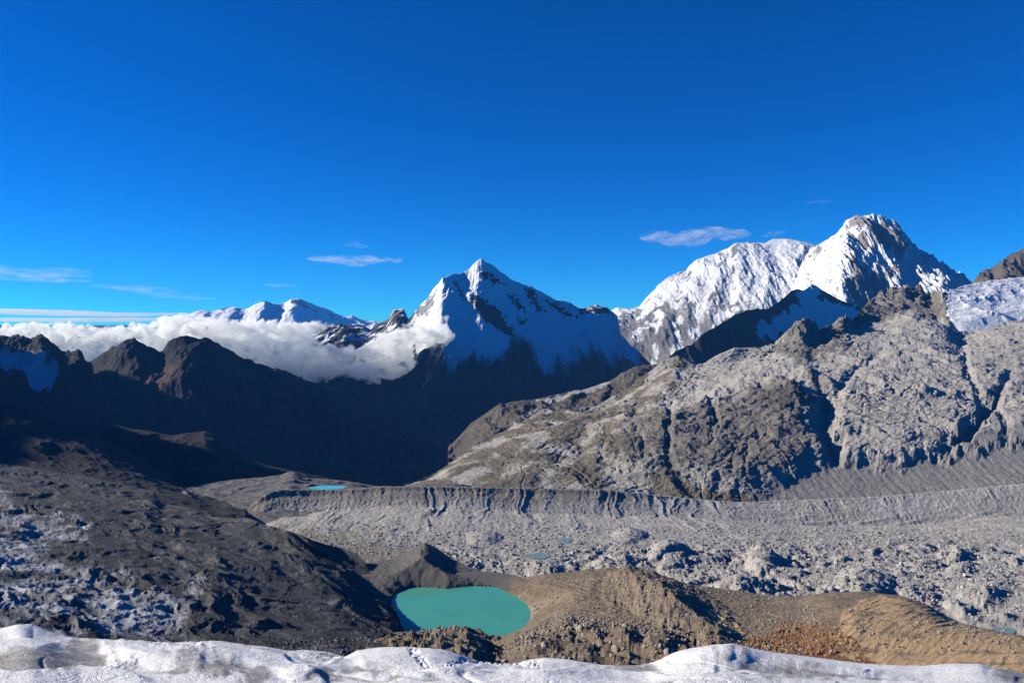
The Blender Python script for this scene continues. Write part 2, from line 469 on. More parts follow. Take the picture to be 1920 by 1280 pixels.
# ---------------- central pyramid peak
L = Land(520, 1270, .85, [
    [(520, 930, 5500), (900, 930, 5950), (1270, 920, 6500)],
    [(520, 905, 5750), (900, 905, 6250), (1150, 890, 7000), (1270, 890, 7000)],
    [(520, 690, 6950), (700, 690, 6900), (825, 667, 6880), (900, 665, 7050), (1000, 665, 7400), (1150, 680, 8100), (1270, 760, 8200)],
    [(520, 660, 9000), (582, 626, 9000), (607, 611, 9000), (637, 606, 9000), (651, 611, 9000), (680, 610, 9000), (695, 618, 9000), (706, 608, 8950), (728, 598, 8900), (739, 580, 8850), (757, 579, 8800), (766, 598, 8600),
     (783, 582, 8300), (801, 564, 8000), (819, 538, 7800), (830, 522, 7750), (852, 513, 7900), (870, 511, 8000), (881, 502, 8050), (894, 489, 8080), (903, 484, 8100), (910, 492, 8150), (925, 498, 8200), (939, 511, 8250),
     (965, 528, 8350), (990, 535, 8450), (1016, 549, 8550), (1045, 562, 8700), (1071, 568, 8850), (1085, 579, 8900), (1100, 577, 8950), (1118, 570, 9000), (1136, 575, 9050), (1158, 592, 9150),
     (1164, 626, 9100), (1180, 644, 9100), (1198, 659, 9050), (1209, 675, 9000), (1230, 690, 9000), (1270, 720, 9000)]], (14, 150, 190), smooth=6)
for pts, wl, wr, h in [
    ([(832, 525), (824, 560), (822, 600), (830, 650)], 40, 60, [2, 8, 10, 8]),
    ([(868, 512), (875, 550), (905, 610), (940, 660)], 16, 26, [0, 5, 7, 6]),
    ([(905, 488), (930, 530), (975, 590), (1010, 650)], 26, 32, [0, 6, 8, 6]),
    ([(990, 537), (1020, 580), (1060, 640)], 24, 30, [0, 5, 6]),
    ([(1050, 565), (1090, 610), (1130, 660)], 24, 30, [0, 5, 6]),
    ([(640, 608), (648, 640), (640, 680)], 20, 20, [0, 8, 8]),
    ([(745, 582), (742, 610), (735, 640)], 18, 18, [0, 6, 6]),
    ([(950, 670), (960, 760), (940, 860)], 60, 70, [0, 14, 18, 14]),
    ([(1090, 660), (1080, 720), (1030, 800)], 50, 60, [0, 12, 14, 10])]:
    L.ridge(pts, wl, wr, h, 1.0, 7, 13)
low = sstep(640, 700, L.PY)
L.Z += L.face * ((24 + 40 * low) * ridged((L.X - .5 * L.Y) / 380, L.Y / 900, 6, 61, .55) + 9 * ridged(L.X / 60, L.Y / 500, 3, 63))
L.Z += (1 - L.face) * 13 * fbm(L.X / 110, L.Y / 110, 4, 64)
snowline = 668 + 12 * sstep(900, 1100, L.PX) + 44 * fbm(L.X / 420, L.Y / 1300, 6, 66, .6) + np.where(L.PX < 780, -10, 0)
sn = 1 - sstep(-40, 46, L.PY - snowline)
for i, poly in enumerate([
    [(898, 510), (925, 519), (948, 540), (925, 536), (905, 524)],
    [(883, 558), (905, 562), (928, 575), (950, 600), (963, 622), (964, 636), (935, 618), (907, 610), (887, 584)],
    [(948, 556), (966, 563), (990, 590), (965, 580)],
    [(980, 541), (1002, 548), (1020, 594), (1003, 584)],
    [(1020, 562), (1049, 566), (1063, 584), (1084, 600), (1060, 600), (1040, 585)],
    [(775, 585), (800, 565), (822, 540), (815, 580), (800, 600), (780, 600)],
    [(845, 520), (862, 530), (872, 560), (880, 580), (868, 570), (855, 545)],
    [(1066, 566), (1100, 575), (1140, 575), (1150, 592), (1120, 590), (1090, 588)],
    [(970, 600), (985, 605), (985, 618), (975, 612)]]):
    sn = sn * (1 - (.86 if i not in (5, 6) else .6) * L.mask(poly, 6, 8, 20 + i, .13, 5))
sn = sn * (1 - .75 * (1 - sstep(770, 790, L.PX)) * sstep(-.5, .4, fbm(L.X / 200, L.Y / 200, 4, 67) + .3))
streak = .28 * (1 - sstep(0, 5, pdist(L.PX + 5 * fbm(L.PX * .05, L.PY * .05, 3, 5), L.PY, [(788, 705), (795, 745), (812, 775), (830, 800)])[0]))
L.attrs['snow'] = np.clip(sn + streak, 0, 1)
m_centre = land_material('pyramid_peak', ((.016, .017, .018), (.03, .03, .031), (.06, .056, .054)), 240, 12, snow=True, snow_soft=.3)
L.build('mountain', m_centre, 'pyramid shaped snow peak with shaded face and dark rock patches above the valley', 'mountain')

# ---------------- left valley mountains
L = Land(-620, 1000, 1.1, [
    [(-620, 1100, 3000), (0, 1010, 3300), (500, 960, 3700), (1000, 1000, 4500)],
    [(-620, 900, 3600), (0, 880, 4000), (250, 870, 4000), (450, 860, 4300), (700, 880, 5000), (1000, 940, 5400)],
    [(-620, 330, 4600), (-450, 360, 4800), (-300, 450, 5000), (-180, 540, 5200), (-80, 610, 5400), (0, 632, 5500), (33, 626, 5500), (55, 637, 5450), (77, 626, 5400), (98, 643, 5400), (124, 663, 5300), (138, 657, 5200), (146, 652, 5200), (153, 657, 5200),
     (165, 686, 5150), (182, 671, 5100), (204, 659, 5050), (226, 645, 5000), (252, 635, 5000), (280, 650, 5000), (299, 659, 5000), (308, 650, 5000), (317, 637, 5000), (343, 631, 5000), (361, 632, 5050), (387, 645, 5100),
     (409, 652, 5150), (427, 663, 5200), (460, 674, 5300), (500, 690, 5400), (529, 697, 5500), (600, 722, 5650), (680, 758, 5800), (760, 805, 5900), (850, 850, 6000), (1000, 920, 6100)]], (24, 240), smooth=8, back=((1.08, .75), (1.25, .5)))
for pts, wl, wr, h in [
    ([(346, 634), (364, 662), (352, 692), (330, 735), (300, 775), (268, 805)], 120, 60, [0, 14, 22, 26, 24, 14]),
    ([(252, 637), (238, 670), (200, 720), (160, 770)], 50, 40, [0, 10, 12, 8]),
    ([(300, 660), (285, 700), (240, 760)], 30, 26, [0, 6, 8]),
    ([(460, 676), (500, 740), (520, 820)], 60, 70, [0, 16, 24]),
    ([(77, 628), (70, 660), (90, 700), (110, 740)], 40, 30, [0, 8, 8, 6]),
    ([(146, 654), (128, 690), (112, 735)], 22, 24, [0, 10, 12]),
    ([(0, 690), (40, 720), (75, 760)], 60, 50, [10, 16, 14]),
    ([(600, 724), (640, 790), (640, 860)], 60, 60, [0, 16, 20])]:
    L.ridge(pts, wl, wr, h, 1.0, 9, 17)
L.Z += (.2 + .8 * L.face) * 44 * ridged((L.X + .3 * L.Y) / 330, (L.Y - .3 * L.X) / 560, 6, 71, .56)
L.Z += (1 - L.face) * 14 * fbm(L.X / 90, L.Y / 90, 4, 72)
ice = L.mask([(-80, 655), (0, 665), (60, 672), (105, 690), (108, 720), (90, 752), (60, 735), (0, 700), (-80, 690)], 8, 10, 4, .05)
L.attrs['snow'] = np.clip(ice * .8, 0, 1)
L.attrs['tint'] = .8 * L.mask([(180, 800), (230, 740), (300, 700), (345, 690), (325, 745), (290, 780), (240, 800)], 14, 12, 5, .04)  # sunlit side painted lighter brown, up to where the light ends
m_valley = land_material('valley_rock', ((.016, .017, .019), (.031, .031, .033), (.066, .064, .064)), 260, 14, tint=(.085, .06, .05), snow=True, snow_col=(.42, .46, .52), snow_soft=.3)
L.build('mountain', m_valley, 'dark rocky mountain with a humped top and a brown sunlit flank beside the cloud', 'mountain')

# ---------------- brown strip beyond the rocky hillside
L = Land(840, 1330, 1.0, [
    [(840, 900, 3300), (1330, 850, 3700)],
    [(840, 840, 4150), (883, 793, 4250), (939, 757, 4300), (947, 762, 4320), (961, 756, 4330), (1016, 746, 4400), (1052, 737, 4450), (1100, 728, 4550), (1144, 714, 4650), (1180, 694, 4750), (1209, 684, 4800), (1330, 684, 4900)]], (150,), back=((1.05, .7), (1.3, .4)), smooth=2)
L.ridge([(942, 758), (965, 785), (985, 820)], 40, 30, [2, 10, 12], 1, 5)
L.ridge([(1110, 770), (1150, 745), (1190, 715)], 26, 30, [8, 14, 14], 1, 5)
L.Z += (.3 + .7 * L.face) * 20 * ridged(L.X / 170, L.Y / 300, 6, 81, .55)
L.attrs['tint'] = L.mask([(1000, 752), (1060, 738), (1145, 714), (1140, 722), (1060, 746), (1010, 757)], 3, 3, 3, .1)
m_strip = land_material('brown_slope', ((.07, .06, .05), (.12, .105, .09), (.19, .165, .14)), 120, 8, tint=(.5, .49, .47))
L.build('ridge', m_strip, 'low brown ridge with a pale gravel edge where the valley turns', 'ridge')

# ---------------- crag beyond the snowfield, top right
L = Land(1780, 2300, 1.2, [
    [(1780, 640, 4500), (2300, 640, 4500)],
    [(1780, 562, 5200), (1811, 541, 5200), (1825, 527, 5200), (1840, 515, 5200), (1869, 493, 5200), (1895, 478, 5200), (1920, 467, 5200), (1960, 440, 5200), (2050, 420, 5200), (2300, 470, 5200)]], (130,), smooth=2)
L.ridge([(1890, 480), (1880, 510), (1885, 545)], 24, 16, [0, 10, 10], 1, 4)
L.ridge([(1850, 506), (1842, 530), (1850, 560)], 20, 16, [0, 8, 8], 1, 4)
L.Z += (.3 + .7 * L.face) * 40 * ridged(L.X / 150, L.Y / 260, 6, 91, .58)
m_crag = land_material('crag_rock', ((.08, .072, .066), (.14, .125, .115), (.22, .2, .18)), 90, 10)
L.build('crag', m_crag, 'grey jagged crag rising behind the white snowfield', 'crag', 'structure')

# ---------------- great rocky hillside (right)
base_y = [(760, 950), (1000, 955), (1230, 965), (1390, 975), (1500, 972), (1640, 965), (1770, 955), (1920, 940), (2300, 915)]
L = Land(760, 2300, 1.05, [
    [(x, y, 2010) for x, y in base_y],
    [(760, 925, 2140), (850, 915, 2160), (1000, 890, 2200), (1160, 880, 2230), (1400, 870, 2230), (1560, 862, 2250), (1700, 866, 2230), (1920, 850, 2240), (2300, 820, 2240)],
    [(760, 915, 2240), (850, 884, 2300), (1000, 820, 2550), (1160, 765, 2780), (1300, 745, 2820), (1480, 720, 2830), (1560, 720, 2800), (1700, 710, 2850), (1920, 700, 2900), (2300, 670, 2900)],
    [(760, 910, 2280), (808, 897, 2360), (896, 836, 2610), (1009, 772, 2990), (1118, 775, 3080), (1202, 725, 3260), (1271, 695, 3310), (1377, 680, 3400), (1453, 672, 3460), (1475, 660, 3470), (1505, 648, 3450), (1537, 652, 3510), (1585, 630, 3630), (1625, 606, 3950), (1660, 594, 4080), (1700, 584, 4120), (1740, 582, 4120), (1752, 590, 4050), (1767, 610, 3800), (1800, 632, 3750), (1850, 622, 3780), (1920, 604, 3850), (2300, 570, 3950)],
    [(760, 906, 2290), (780, 900, 2320), (808, 892, 2380), (841, 870, 2480), (870, 852, 2560), (896, 830, 2640), (925, 812, 2740), (954, 797, 2840), (985, 775, 2960), (1009, 763, 3050), (1049, 761, 3100), (1089, 765, 3120), (1118, 761, 3160), (1144, 746, 3230),
     (1180, 728, 3300), (1202, 706, 3350), (1228, 690, 3380), (1242, 676, 3400), (1271, 668, 3420), (1297, 679, 3430), (1318, 684, 3440), (1340, 668, 3470), (1377, 652, 3520), (1424, 653, 3560), (1453, 648, 3600), (1475, 628, 3620), (1490, 610, 3620), (1505, 596, 3620),
     (1523, 602, 3640), (1537, 618, 3680), (1559, 612, 3720), (1585, 592, 3760), (1596, 600, 3800), (1607, 593, 3950), (1615, 580, 4100), (1625, 573, 4200), (1633, 562, 4280), (1643, 557, 4330), (1650, 549, 4360), (1662, 548, 4380), (1672, 541, 4400), (1681, 542, 4400), (1690, 535, 4400), (1699, 535, 4400), (1707, 541, 4400), (1718, 536, 4400), (1727, 538, 4400), (1735, 549, 4400), (1744, 551, 4390), (1753, 547, 4360), (1767, 549, 4080), (1807, 544, 4200), (1858, 535, 4300),
     (1920, 528, 4400), (2300, 500, 4500)]], (140, 220, 160, 60), smooth=6, back=((1.07, .5), (1.3, .4)))
# knobs standing on the skyline
for pts, wl, wr, h in [
    ([(1507, 598), (1490, 640), (1450, 690), (1400, 720), (1300, 775), (1245, 830)], 34, 40, [0, 7, 9, 8, 10, 4]),
    ([(1694, 538), (1690, 560), (1665, 580)], 26, 26, [0, 5, 2]),
    ([(1735, 548), (1728, 570), (1710, 590)], 18, 18, [0, 5, 2]),
    ([(1272, 670), (1262, 720), (1225, 780)], 44, 44, [2, 10, 6]),
    ([(1590, 596), (1575, 630), (1545, 665)], 24, 20, [0, 5, 3])]:
    L.ridge(pts, wl, wr, h, 1.1, 8, 23)
# dark buttress with steep broken front, and the block beyond the scree gully
buttress = L.mask([(1150, 800), (1240, 775), (1330, 765), (1440, 715), (1500, 720), (1525, 760), (1548, 850), (1500, 880), (1400, 925), (1300, 918), (1240, 900), (1160, 880), (1120, 850)], 34, 14, 31, .02)
block = L.mask([(1572, 770), (1620, 740), (1720, 735), (1830, 760), (1845, 790), (1800, 832), (1740, 858), (1660, 872), (1590, 862), (1565, 820)], 14, 14, 32, .03)
block2 = L.mask([(1760, 860), (1830, 800), (1860, 770), (1930, 760), (2200, 740), (2200, 800), (1940, 830), (1830, 850)], 12, 12, 33, .03)
ledge = L.mask([(1420, 770), (1490, 745), (1530, 740), (1510, 700), (1540, 690), (1560, 720), (1540, 760), (1470, 790)], 10, 10, 34, .03)
L.Z += L.k * (20 * buttress + 13 * block + 11 * block2 + 7 * ledge)
for pts, wd, h in [
    ([(1530, 700), (1545, 760), (1540, 810), (1560, 850), (1575, 880)], 26, [4, 12, 14, 12, 0]),
    ([(1905, 690), (1870, 740), (1845, 790), (1800, 830), (1760, 862)], 17, [3, 12, 20, 20, 6]),
    ([(1258, 770), (1252, 830), (1260, 890)], 10, [5, 8, 5]), ([(1336, 765), (1340, 800), (1330, 860)], 10, [4, 7, 4]),
    ([(1420, 830), (1395, 870), (1400, 915)], 9, [3, 5, 3]), ([(1180, 790), (1200, 830), (1210, 880)], 9, [2, 4, 2]),
    ([(1800, 640), (1815, 700), (1850, 760)], 12, [3, 7, 6]), ([(1650, 660), (1600, 700), (1570, 740)], 14, [2, 6, 6]),
    ([(1870, 780), (1890, 810), (1880, 840)], 10, [5, 8, 4])]:
    L.ridge(pts, wd, wd, [-v for v in h], 1.2, 7, 27)
rot = .55
U = L.X * math.cos(rot) - L.Y * math.sin(rot); V = L.X * math.sin(rot) + L.Y * math.cos(rot)
wx, wy = 90 * fbm(L.X / 260, L.Y / 260, 3, 100), 90 * fbm(L.X / 260 + 5, L.Y / 260, 3, 101)
scree = L.mask([(1390, 945), (1500, 895), (1560, 860), (1640, 878), (1740, 862), (1800, 835), (1920, 800), (2300, 760), (2300, 960), (1390, 990)], 12, 10, 35, .03)
scree = np.maximum(scree, L.mask([(1535, 740), (1560, 745), (1562, 830), (1580, 870), (1545, 870), (1540, 800)], 7, 6, 36, .05))
fans = scree
scree = np.maximum(scree, .9 * L.mask([(1240, 770), (1320, 735), (1400, 690), (1470, 672), (1500, 700), (1440, 712), (1370, 745), (1260, 790)], 12, 12, 37, .03))
smoothg = (1 - .8 * scree) * (.35 + .65 * sstep(850, 1150, L.PX + .3 * (900 - L.PY)))
L.Z += (.12 + .88 * L.face) * smoothg * (
    15 * ridged((U + wx) / 420, (V + wy) / 170, 4, 102, .42)
    + 3.4 * ridged((U + .6 * wx) / 130, (V + .8 * L.Z + .6 * wy) / 60, 4, 103, .5)
    + (.4 + 2.2 * buttress + 1.0 * block) * ridged((L.X + .3 * wx) / 52, (.45 * L.Y + 1.2 * L.Z + .3 * wy) / 40, 4, 104, .5) + 5 * buttress * ledges((L.Z - .34 * L.X + .3 * wx) / 26)
    + 3.5 * cracks((L.X + .6 * wx) / 190, (L.Y + .6 * wy) / 260, 111, .05, 3) + 2.2 * cracks((U + .5 * wx) / 60, (V + .9 * L.Z + .5 * wy) / 70, 112, .07, 2)
    + 4.2 * ledges((L.Z - .36 * L.X + .2 * wx) / 44, .25) * sstep(-.4, .5, fbm(L.X / 170, L.Y / 170, 3, 113)) + 1.5 * ledges((L.Z - .33 * L.X + .12 * wy) / 11)
    + 2.0 * ridged((U + .2 * wx) / 24, (.6 * V + L.Z + .2 * wy) / 15, 4, 105, .6))
L.Z += L.face * scree * (1.2 * ridged(L.X / 26, L.Y / 140, 4, 106) + .35 * fbm(L.X / 9, L.Y / 9, 3, 107))
crag = np.clip(1.4 - np.abs(L.PY - np.interp(L.PX, L.px, L.PY[L.crest])) / 45, 0, 1) * (1 - sstep(1750, 1790, L.PX)) * sstep(1380, 1460, L.PX)
L.Z += crag * (14 * ridged(L.X / 75, L.Y / 75, 5, 108, .6))
L.attrs['tint'] = .8 * fans
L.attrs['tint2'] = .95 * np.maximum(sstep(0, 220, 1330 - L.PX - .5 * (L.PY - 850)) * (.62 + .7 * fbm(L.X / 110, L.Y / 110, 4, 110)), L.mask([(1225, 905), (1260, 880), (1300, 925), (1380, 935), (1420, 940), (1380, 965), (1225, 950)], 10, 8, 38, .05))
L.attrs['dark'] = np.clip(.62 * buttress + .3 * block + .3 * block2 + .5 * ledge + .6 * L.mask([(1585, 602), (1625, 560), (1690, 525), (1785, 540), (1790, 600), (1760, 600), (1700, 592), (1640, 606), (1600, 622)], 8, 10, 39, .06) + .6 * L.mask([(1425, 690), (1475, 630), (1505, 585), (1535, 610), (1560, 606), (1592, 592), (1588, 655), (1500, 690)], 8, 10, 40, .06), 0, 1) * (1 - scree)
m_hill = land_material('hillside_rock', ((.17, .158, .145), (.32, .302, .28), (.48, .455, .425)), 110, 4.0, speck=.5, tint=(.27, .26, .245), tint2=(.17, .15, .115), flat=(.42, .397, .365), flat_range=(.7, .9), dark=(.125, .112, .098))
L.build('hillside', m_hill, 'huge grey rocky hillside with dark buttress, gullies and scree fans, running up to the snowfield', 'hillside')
hill = L

# ---------------- snowfield lying on top of the hillside
def sample(L, px, rowfrac):
    pass
snow_lo = [(1740, 552, 3960), (1768, 577, 3920), (1780, 598, 3840), (1800, 622, 3770), (1825, 624, 3770), (1850, 614, 3800), (1890, 604, 3850), (1920, 596, 3880), (2100, 570, 3950), (2300, 550, 4050)]
snow_hi = [(1740, 550, 4000), (1767, 548, 4100), (1807, 542, 4230), (1858, 533, 4330), (1920, 525, 4430), (2100, 505, 4500), (2300, 490, 4550)]
L2 = Land(1762, 2300, 1.2, [snow_lo, snow_hi], (110,), smooth=1, back=((1.05, .3), (1.2, .3)))
hz = np.empty_like(L2.Z)
for j, p in enumerate(L2.px):                       # drape over the hillside below
    jj = int(np.clip(round((p - hill.px[0]) / 1.05), 0, len(hill.px) - 1))
    hz[:, j] = np.interp(L2.D[:, j], hill.D[:, jj], hill.Z[:, jj])
r = np.linspace(0, 1, L2.D.shape[0])[:, None]
hs_ = hz.copy()
for _ in range(40):
    hs_[1:-1, 1:-1] = (hs_[:-2, 1:-1] + hs_[2:, 1:-1] + hs_[1:-1, :-2] + hs_[1:-1, 2:]) / 4
L2.Z = np.maximum(hs_, hz) + np.minimum(34, 220 * r) * sstep(1764, 1815, L2.PX + 6 * fbm(L2.D / 40, L2.D / 40, 3, 122)) - 6 + 3 * fbm(L2.X / 90, L2.Y / 60, 5, 120) + 3 * ridged(L2.X / 130, L2.Y / 45, 4, 121) * np.clip(r * 5, 0, 1)
L2.attrs['snow'] = np.ones(L2.D.shape); L2.attrs['dirt'] = .55 * sstep(.15, .6, ridged(L2.X / 160, L2.Y / 30, 4, 123))
m_field = land_material('snowfield', rock_far, 80, 5, snow=True, dirt=(.5, .5, .5))
L2.build('snowfield', m_field, 'small white glacier lying on the shoulder of the rocky hillside', 'glacier', 'structure')

# ---------------- valley side ridges on the left, in shade
L = Land(60, 800, 1.2, [
    [(60, 1000, 1900), (800, 1000, 2100)],
    [(60, 830, 2700), (110, 800, 2750), (146, 796, 2750), (219, 798, 2800), (277, 808, 2800), (328, 815, 2820), (383, 808, 2850), (401, 815, 2850), (427, 837, 2880), (460, 859, 2900), (511, 873, 2920), (547, 882, 2930), (638, 901, 2950), (675, 909, 2950), (800, 930, 2950)]], (130,), smooth=2)
L.Z += (.3 + .7 * L.face) * 10 * ridged(L.X / 130, L.Y / 200, 6, 131, .5)
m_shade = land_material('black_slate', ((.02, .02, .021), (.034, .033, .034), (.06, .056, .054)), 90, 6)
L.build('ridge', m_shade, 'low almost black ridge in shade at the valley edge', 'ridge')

L = Land(-520, 460, 1.2, [
    [(-520, 1000, 1250), (0, 960, 1380), (460, 1000, 1500)],
    [(-520, 800, 1800), (-200, 820, 1800), (0, 850, 1850), (150, 880, 1850), (300, 915, 1850), (460, 950, 1850)],
    [(-520, 560, 2300), (-300, 650, 2250), (-120, 722, 2150), (0, 756, 2100), (22, 757, 2100), (51, 767, 2120), (80, 775, 2140), (117, 787, 2170), (146, 797, 2190), (175, 808, 2200), (204, 826, 2220), (233, 842, 2230), (263, 859, 2240), (300, 885, 2250), (340, 908, 2250), (460, 945, 2250)]], (70, 130), smooth=8)
L.Z += (.25 + .75 * L.face) * (6 * ridged((L.X + L.Y * .5) / 120, L.Y / 120, 6, 141, .48) + .4 * fbm(L.X / 12, L.Y / 12, 3, 142))
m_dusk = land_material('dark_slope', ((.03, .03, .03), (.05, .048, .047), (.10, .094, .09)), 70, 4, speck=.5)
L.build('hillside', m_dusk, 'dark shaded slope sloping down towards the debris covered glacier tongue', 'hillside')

# ---------------- unseen ridge added out of frame to cast shade on the left slopes
def W(x, y, z):
    return (CX + F * x / y, HZ - F * z / y, y)
sh = [W(-2650, 3150, -150), W(-2900, 3050, 150), W(-3250, 2900, 540), W(-3400, 2500, 700), W(-3350, 2000, 640), W(-3200, 1600, 330), W(-3100, 1250, -40), W(-3000, 1000, -250)]
sh = sorted(sh)
L = Land(sh[0][0], sh[-1][0], 3.0, [[(x, HZ + 420 * F / (d * .62), d * .62) for x, y, d in sh], sh], (120,), smooth=2, back=((1.15, 1.0), (1.6, .8)))
L.Z += (.25 + .75 * L.face) * 40 * ridged(L.X / 300, L.Y / 300, 5, 145, .5)
L.build('hill', m_shade, 'unseen dark ridge added out of frame to shade the left slopes', 'hill')

# ---------------- knolls behind the moraine with the little tarn
tz = -(913.5 - HZ) / F * 2010
L = Land(230, 900, 1.0, [
    [(230, 1040, 1500), (470, 1030, 1560), (900, 1000, 1800)],
    [(230, 950, 1780), (300, 945, 1780), (360, 950, 1760), (400, 962, 1740), (430, 955, 1780), (470, 935, 1860), (560, 921, 1900), (660, 922, 1900), (900, 925, 1900)],
    [(230, 930, 2000), (290, 921, 2050), (317, 917, 2080), (365, 910, 2100), (401, 904, 2120), (438, 899, 2150), (492, 895, 2180), (525, 890, 2200), (541, 884, 2210), (551, 884, 2210), (572, 895, 2200), (620, 899, 2180), (653, 902, 2160), (700, 910, 2150), (760, 914, 2140), (800, 909, 2160), (850, 906, 2180), (900, 912, 2180)]], (50, 120), smooth=4)
L.ridge([(317, 917), (350, 935), (390, 960)], 14, 40, [4, 10, 4], 1, 4)
L.Z += (.3 + .7 * L.face) * 5 * ridged(L.X / 90, L.Y / 70, 6, 151, .5)
tarn = [(578, 913), (590, 910.5), (615, 909.5), (640, 910.5), (648, 912.5), (640, 915.5), (610, 917), (588, 916.5)]
tw = [unproj(px, py, -tz * F / (py - HZ)) for px, py in tarn]
tin = inside(L.X, L.Y, [(a[0], a[1]) for a in tw])
L.Z = np.where(tin > -3, np.minimum(L.Z, tz - .5 - np.clip(tin * .1, 0, 3)), L.Z)
front = (1 - sstep(35, 75, np.abs(L.PX - 612))) * (1 - sstep(2000, 2030, L.Y)) * (tin <= -3)
L.Z = L.Z * (1 - front) + np.minimum(L.Z, tz - 1) * front
m_knoll = land_material('knoll_rock', ((.10, .095, .09), (.17, .165, .16), (.28, .27, .26)), 60, 4)
L.build('hill', m_knoll, 'rocky grey knolls holding the small turquoise tarn behind the moraine wall', 'hill')

# ---------------- debris covered glacier and the moraine wall
crest = [(300, 1010, 1620), (380, 1000, 1680), (430, 985, 1740), (460, 958, 1790), (490, 932, 1810), (520, 918, 1830), (580, 918.5, 1845), (640, 918, 1850), (700, 914, 1850), (760, 912, 1850), (900, 914, 1850), (1020, 916, 1850), (1140, 919, 1850), (1230, 928, 1850), (1310, 937, 1850), (1385, 942, 1850), (1500, 938, 1850), (1640, 932, 1850), (1770, 921, 1850), (1920, 907, 1850), (2300, 885, 1850)]
L = Land(300, 2300, 1.25, [
    [(300, 1240, 990), (2300, 1240, 990)],
    [(300, 1118, 1230), (2300, 1118, 1230)],
    [(300, 1030, 1480), (500, 1020, 1510), (900, 1012, 1555), (1400, 1022, 1520), (1900, 1030, 1500), (2300, 1030, 1500)],
    [(300, 1018, 1590), (430, 1000, 1680), (470, 988, 1730), (520, 964, 1775), (600, 957, 1790), (760, 948, 1800), (900, 950, 1800), (1000, 962, 1795), (1140, 966, 1790), (1300, 968, 1790), (1500, 985, 1775), (1700, 985, 1770), (1920, 965, 1770), (2300, 945, 1770)],
    crest], (50, 130, 80, 90), smooth=3, back=((1.004, 0), (1.012, .3), (1.05, .55)), back_rows=(4, 4, 6))
wall = sstep(0, .25, (L.PY - np.interp(L.PX, [c[0] for c in crest], [c[1] for c in crest])) / 60) * (1 - sstep(.75, 1.25, (L.PY - np.interp(L.PX, [c[0] for c in crest], [c[1] for c in crest])) / 62))
ci = L.crest
f2 = np.clip((ci - np.arange(L.D.shape[0])) / 40, 0, 1)[:, None] * np.ones(len(L.px))[None]
gx = L.X + 26 * fbm(L.X / 110, L.Y / 110, 3, 160) + 8 * fbm(L.X / 30, L.Y / 40, 2, 164)
gul = ridged(gx / 34, L.Y / 300, 5, 161, .6) * (.25 + 1.1 * sstep(-.5, .6, fbm(L.X / 130, L.Y / 400, 3, 165)))
wf = sstep(0, .12, f2) * (1 - sstep(.9, 1.0, f2)) + .6 * sstep(.95, 1, f2) * (1 - sstep(985, 1020, L.PY))
leftw = 1 - sstep(1130, 1330, L.PX)
L.Z += wf * (2.4 + .6 * leftw) * gul + wf * 3 * ridged(gx / 140, L.Y / 400, 3, 162)
L.Z -= 3 * leftw * sstep(.05, .4, f2) * (1 - sstep(.4, 1, f2))
L.Z += (1 - sstep(0, .1, f2)) * (1.2 * fbm(L.X / 14, L.Y / 60, 3, 163))
floor = sstep(975, 1040, L.PY)
hum = np.clip(billow((L.X + 25 * fbm(L.X / 60, L.Y / 60, 2, 170)) / 95, L.Y / 80, 4, 171), -.7, 2)
dens = sstep(700, 860, L.PX) * (.55 + .45 * sstep(-.3, .3, fbm(L.X / 300, L.Y / 200, 2, 172)))
L.Z += floor * dens * (13 * hum * sstep(990, 1060, L.PY) + 3 * ridged(L.X / 38, L.Y / 34, 4, 173, .5))
mid = sstep(930, 980, L.PY) * (1 - sstep(1010, 1060, L.PY)) * sstep(1300, 1500, L.PX)
L.Z += mid * 3 * ridged(L.X / 120, L.Y / 22, 4, 174)
L.Z += (1 - .7 * L.behind) * (1.0 * ridged(L.X / 13, L.Y / 13, 4, 175, .5) + .3 * fbm(L.X / 4.5, L.Y / 4.5, 2, 176))
for (x, y, rx, ry, h) in [(1250, 1030, 40, 26, 20), (1430, 1045, 36, 26, 22), (1620, 1085, 60, 30, 26), (1800, 1065, 30, 16, 10), (1850, 1100, 60, 26, 12), (1150, 1055, 40, 22, 14), (1380, 1095, 40, 22, 12), (1560, 1100, 34, 20, 13), (1020, 1060, 40, 18, 10), (905, 1005, 40, 14, 8), (1180, 1000, 36, 14, 10)]:
    L.bump(x, y + h * .4, rx, ry, h, 1.2)
ponds = []
for (x, y, rx, ry) in [(1008, 1041, 17, 3.6), (1062, 1012, 8, 3), (1884, 1180, 14, 4)]:
    d0 = 452 * F / (y - HZ)
    ponds.append((unproj(x, y, d0), rx * d0 / F, ry * d0 / F * d0 / 452))
    q = np.hypot((L.X - ponds[-1][0][0]) / ponds[-1][1], (L.Y - ponds[-1][0][1]) / ponds[-1][2])
    b = 1 - sstep(1.2, 2.6, np.hypot((L.X - ponds[-1][0][0]) / ponds[-1][1], (L.Y - ponds[-1][0][1]) / (ponds[-1][2] * np.where(L.Y < ponds[-1][0][1], 2.2, 1.0))))
    L.Z = L.Z * (1 - b) + (-453.5) * b
    front = (np.abs(L.X - ponds[-1][0][0]) < ponds[-1][1] * 1.2) & (L.Y < ponds[-1][0][1]) & (L.Y > ponds[-1][0][1] - 160)
topc = np.interp(L.PX, [c[0] for c in crest], [c[1] for c in crest])
L.attrs['tint'] = np.clip((1 - sstep(0, 40, L.PY - topc - 6)) * (1 - sstep(1150, 1300, L.PX)) * .7 + .25 * sstep(.1, .6, fbm(L.X / 60, L.Y / 200, 3, 178)), 0, 1)
L.attrs['tint2'] = .8 * L.mask([(300, 1100), (470, 1000), (560, 985), (700, 1000), (830, 1040), (900, 1100)], 30, 30, 6, .03)
m_debris = land_material('debris', ((.26, .247, .23), (.40, .382, .355), (.54, .515, .485)), 45, 2.0, tint=(.26, .24, .21), tint2=(.30, .275, .22), speck=.6)
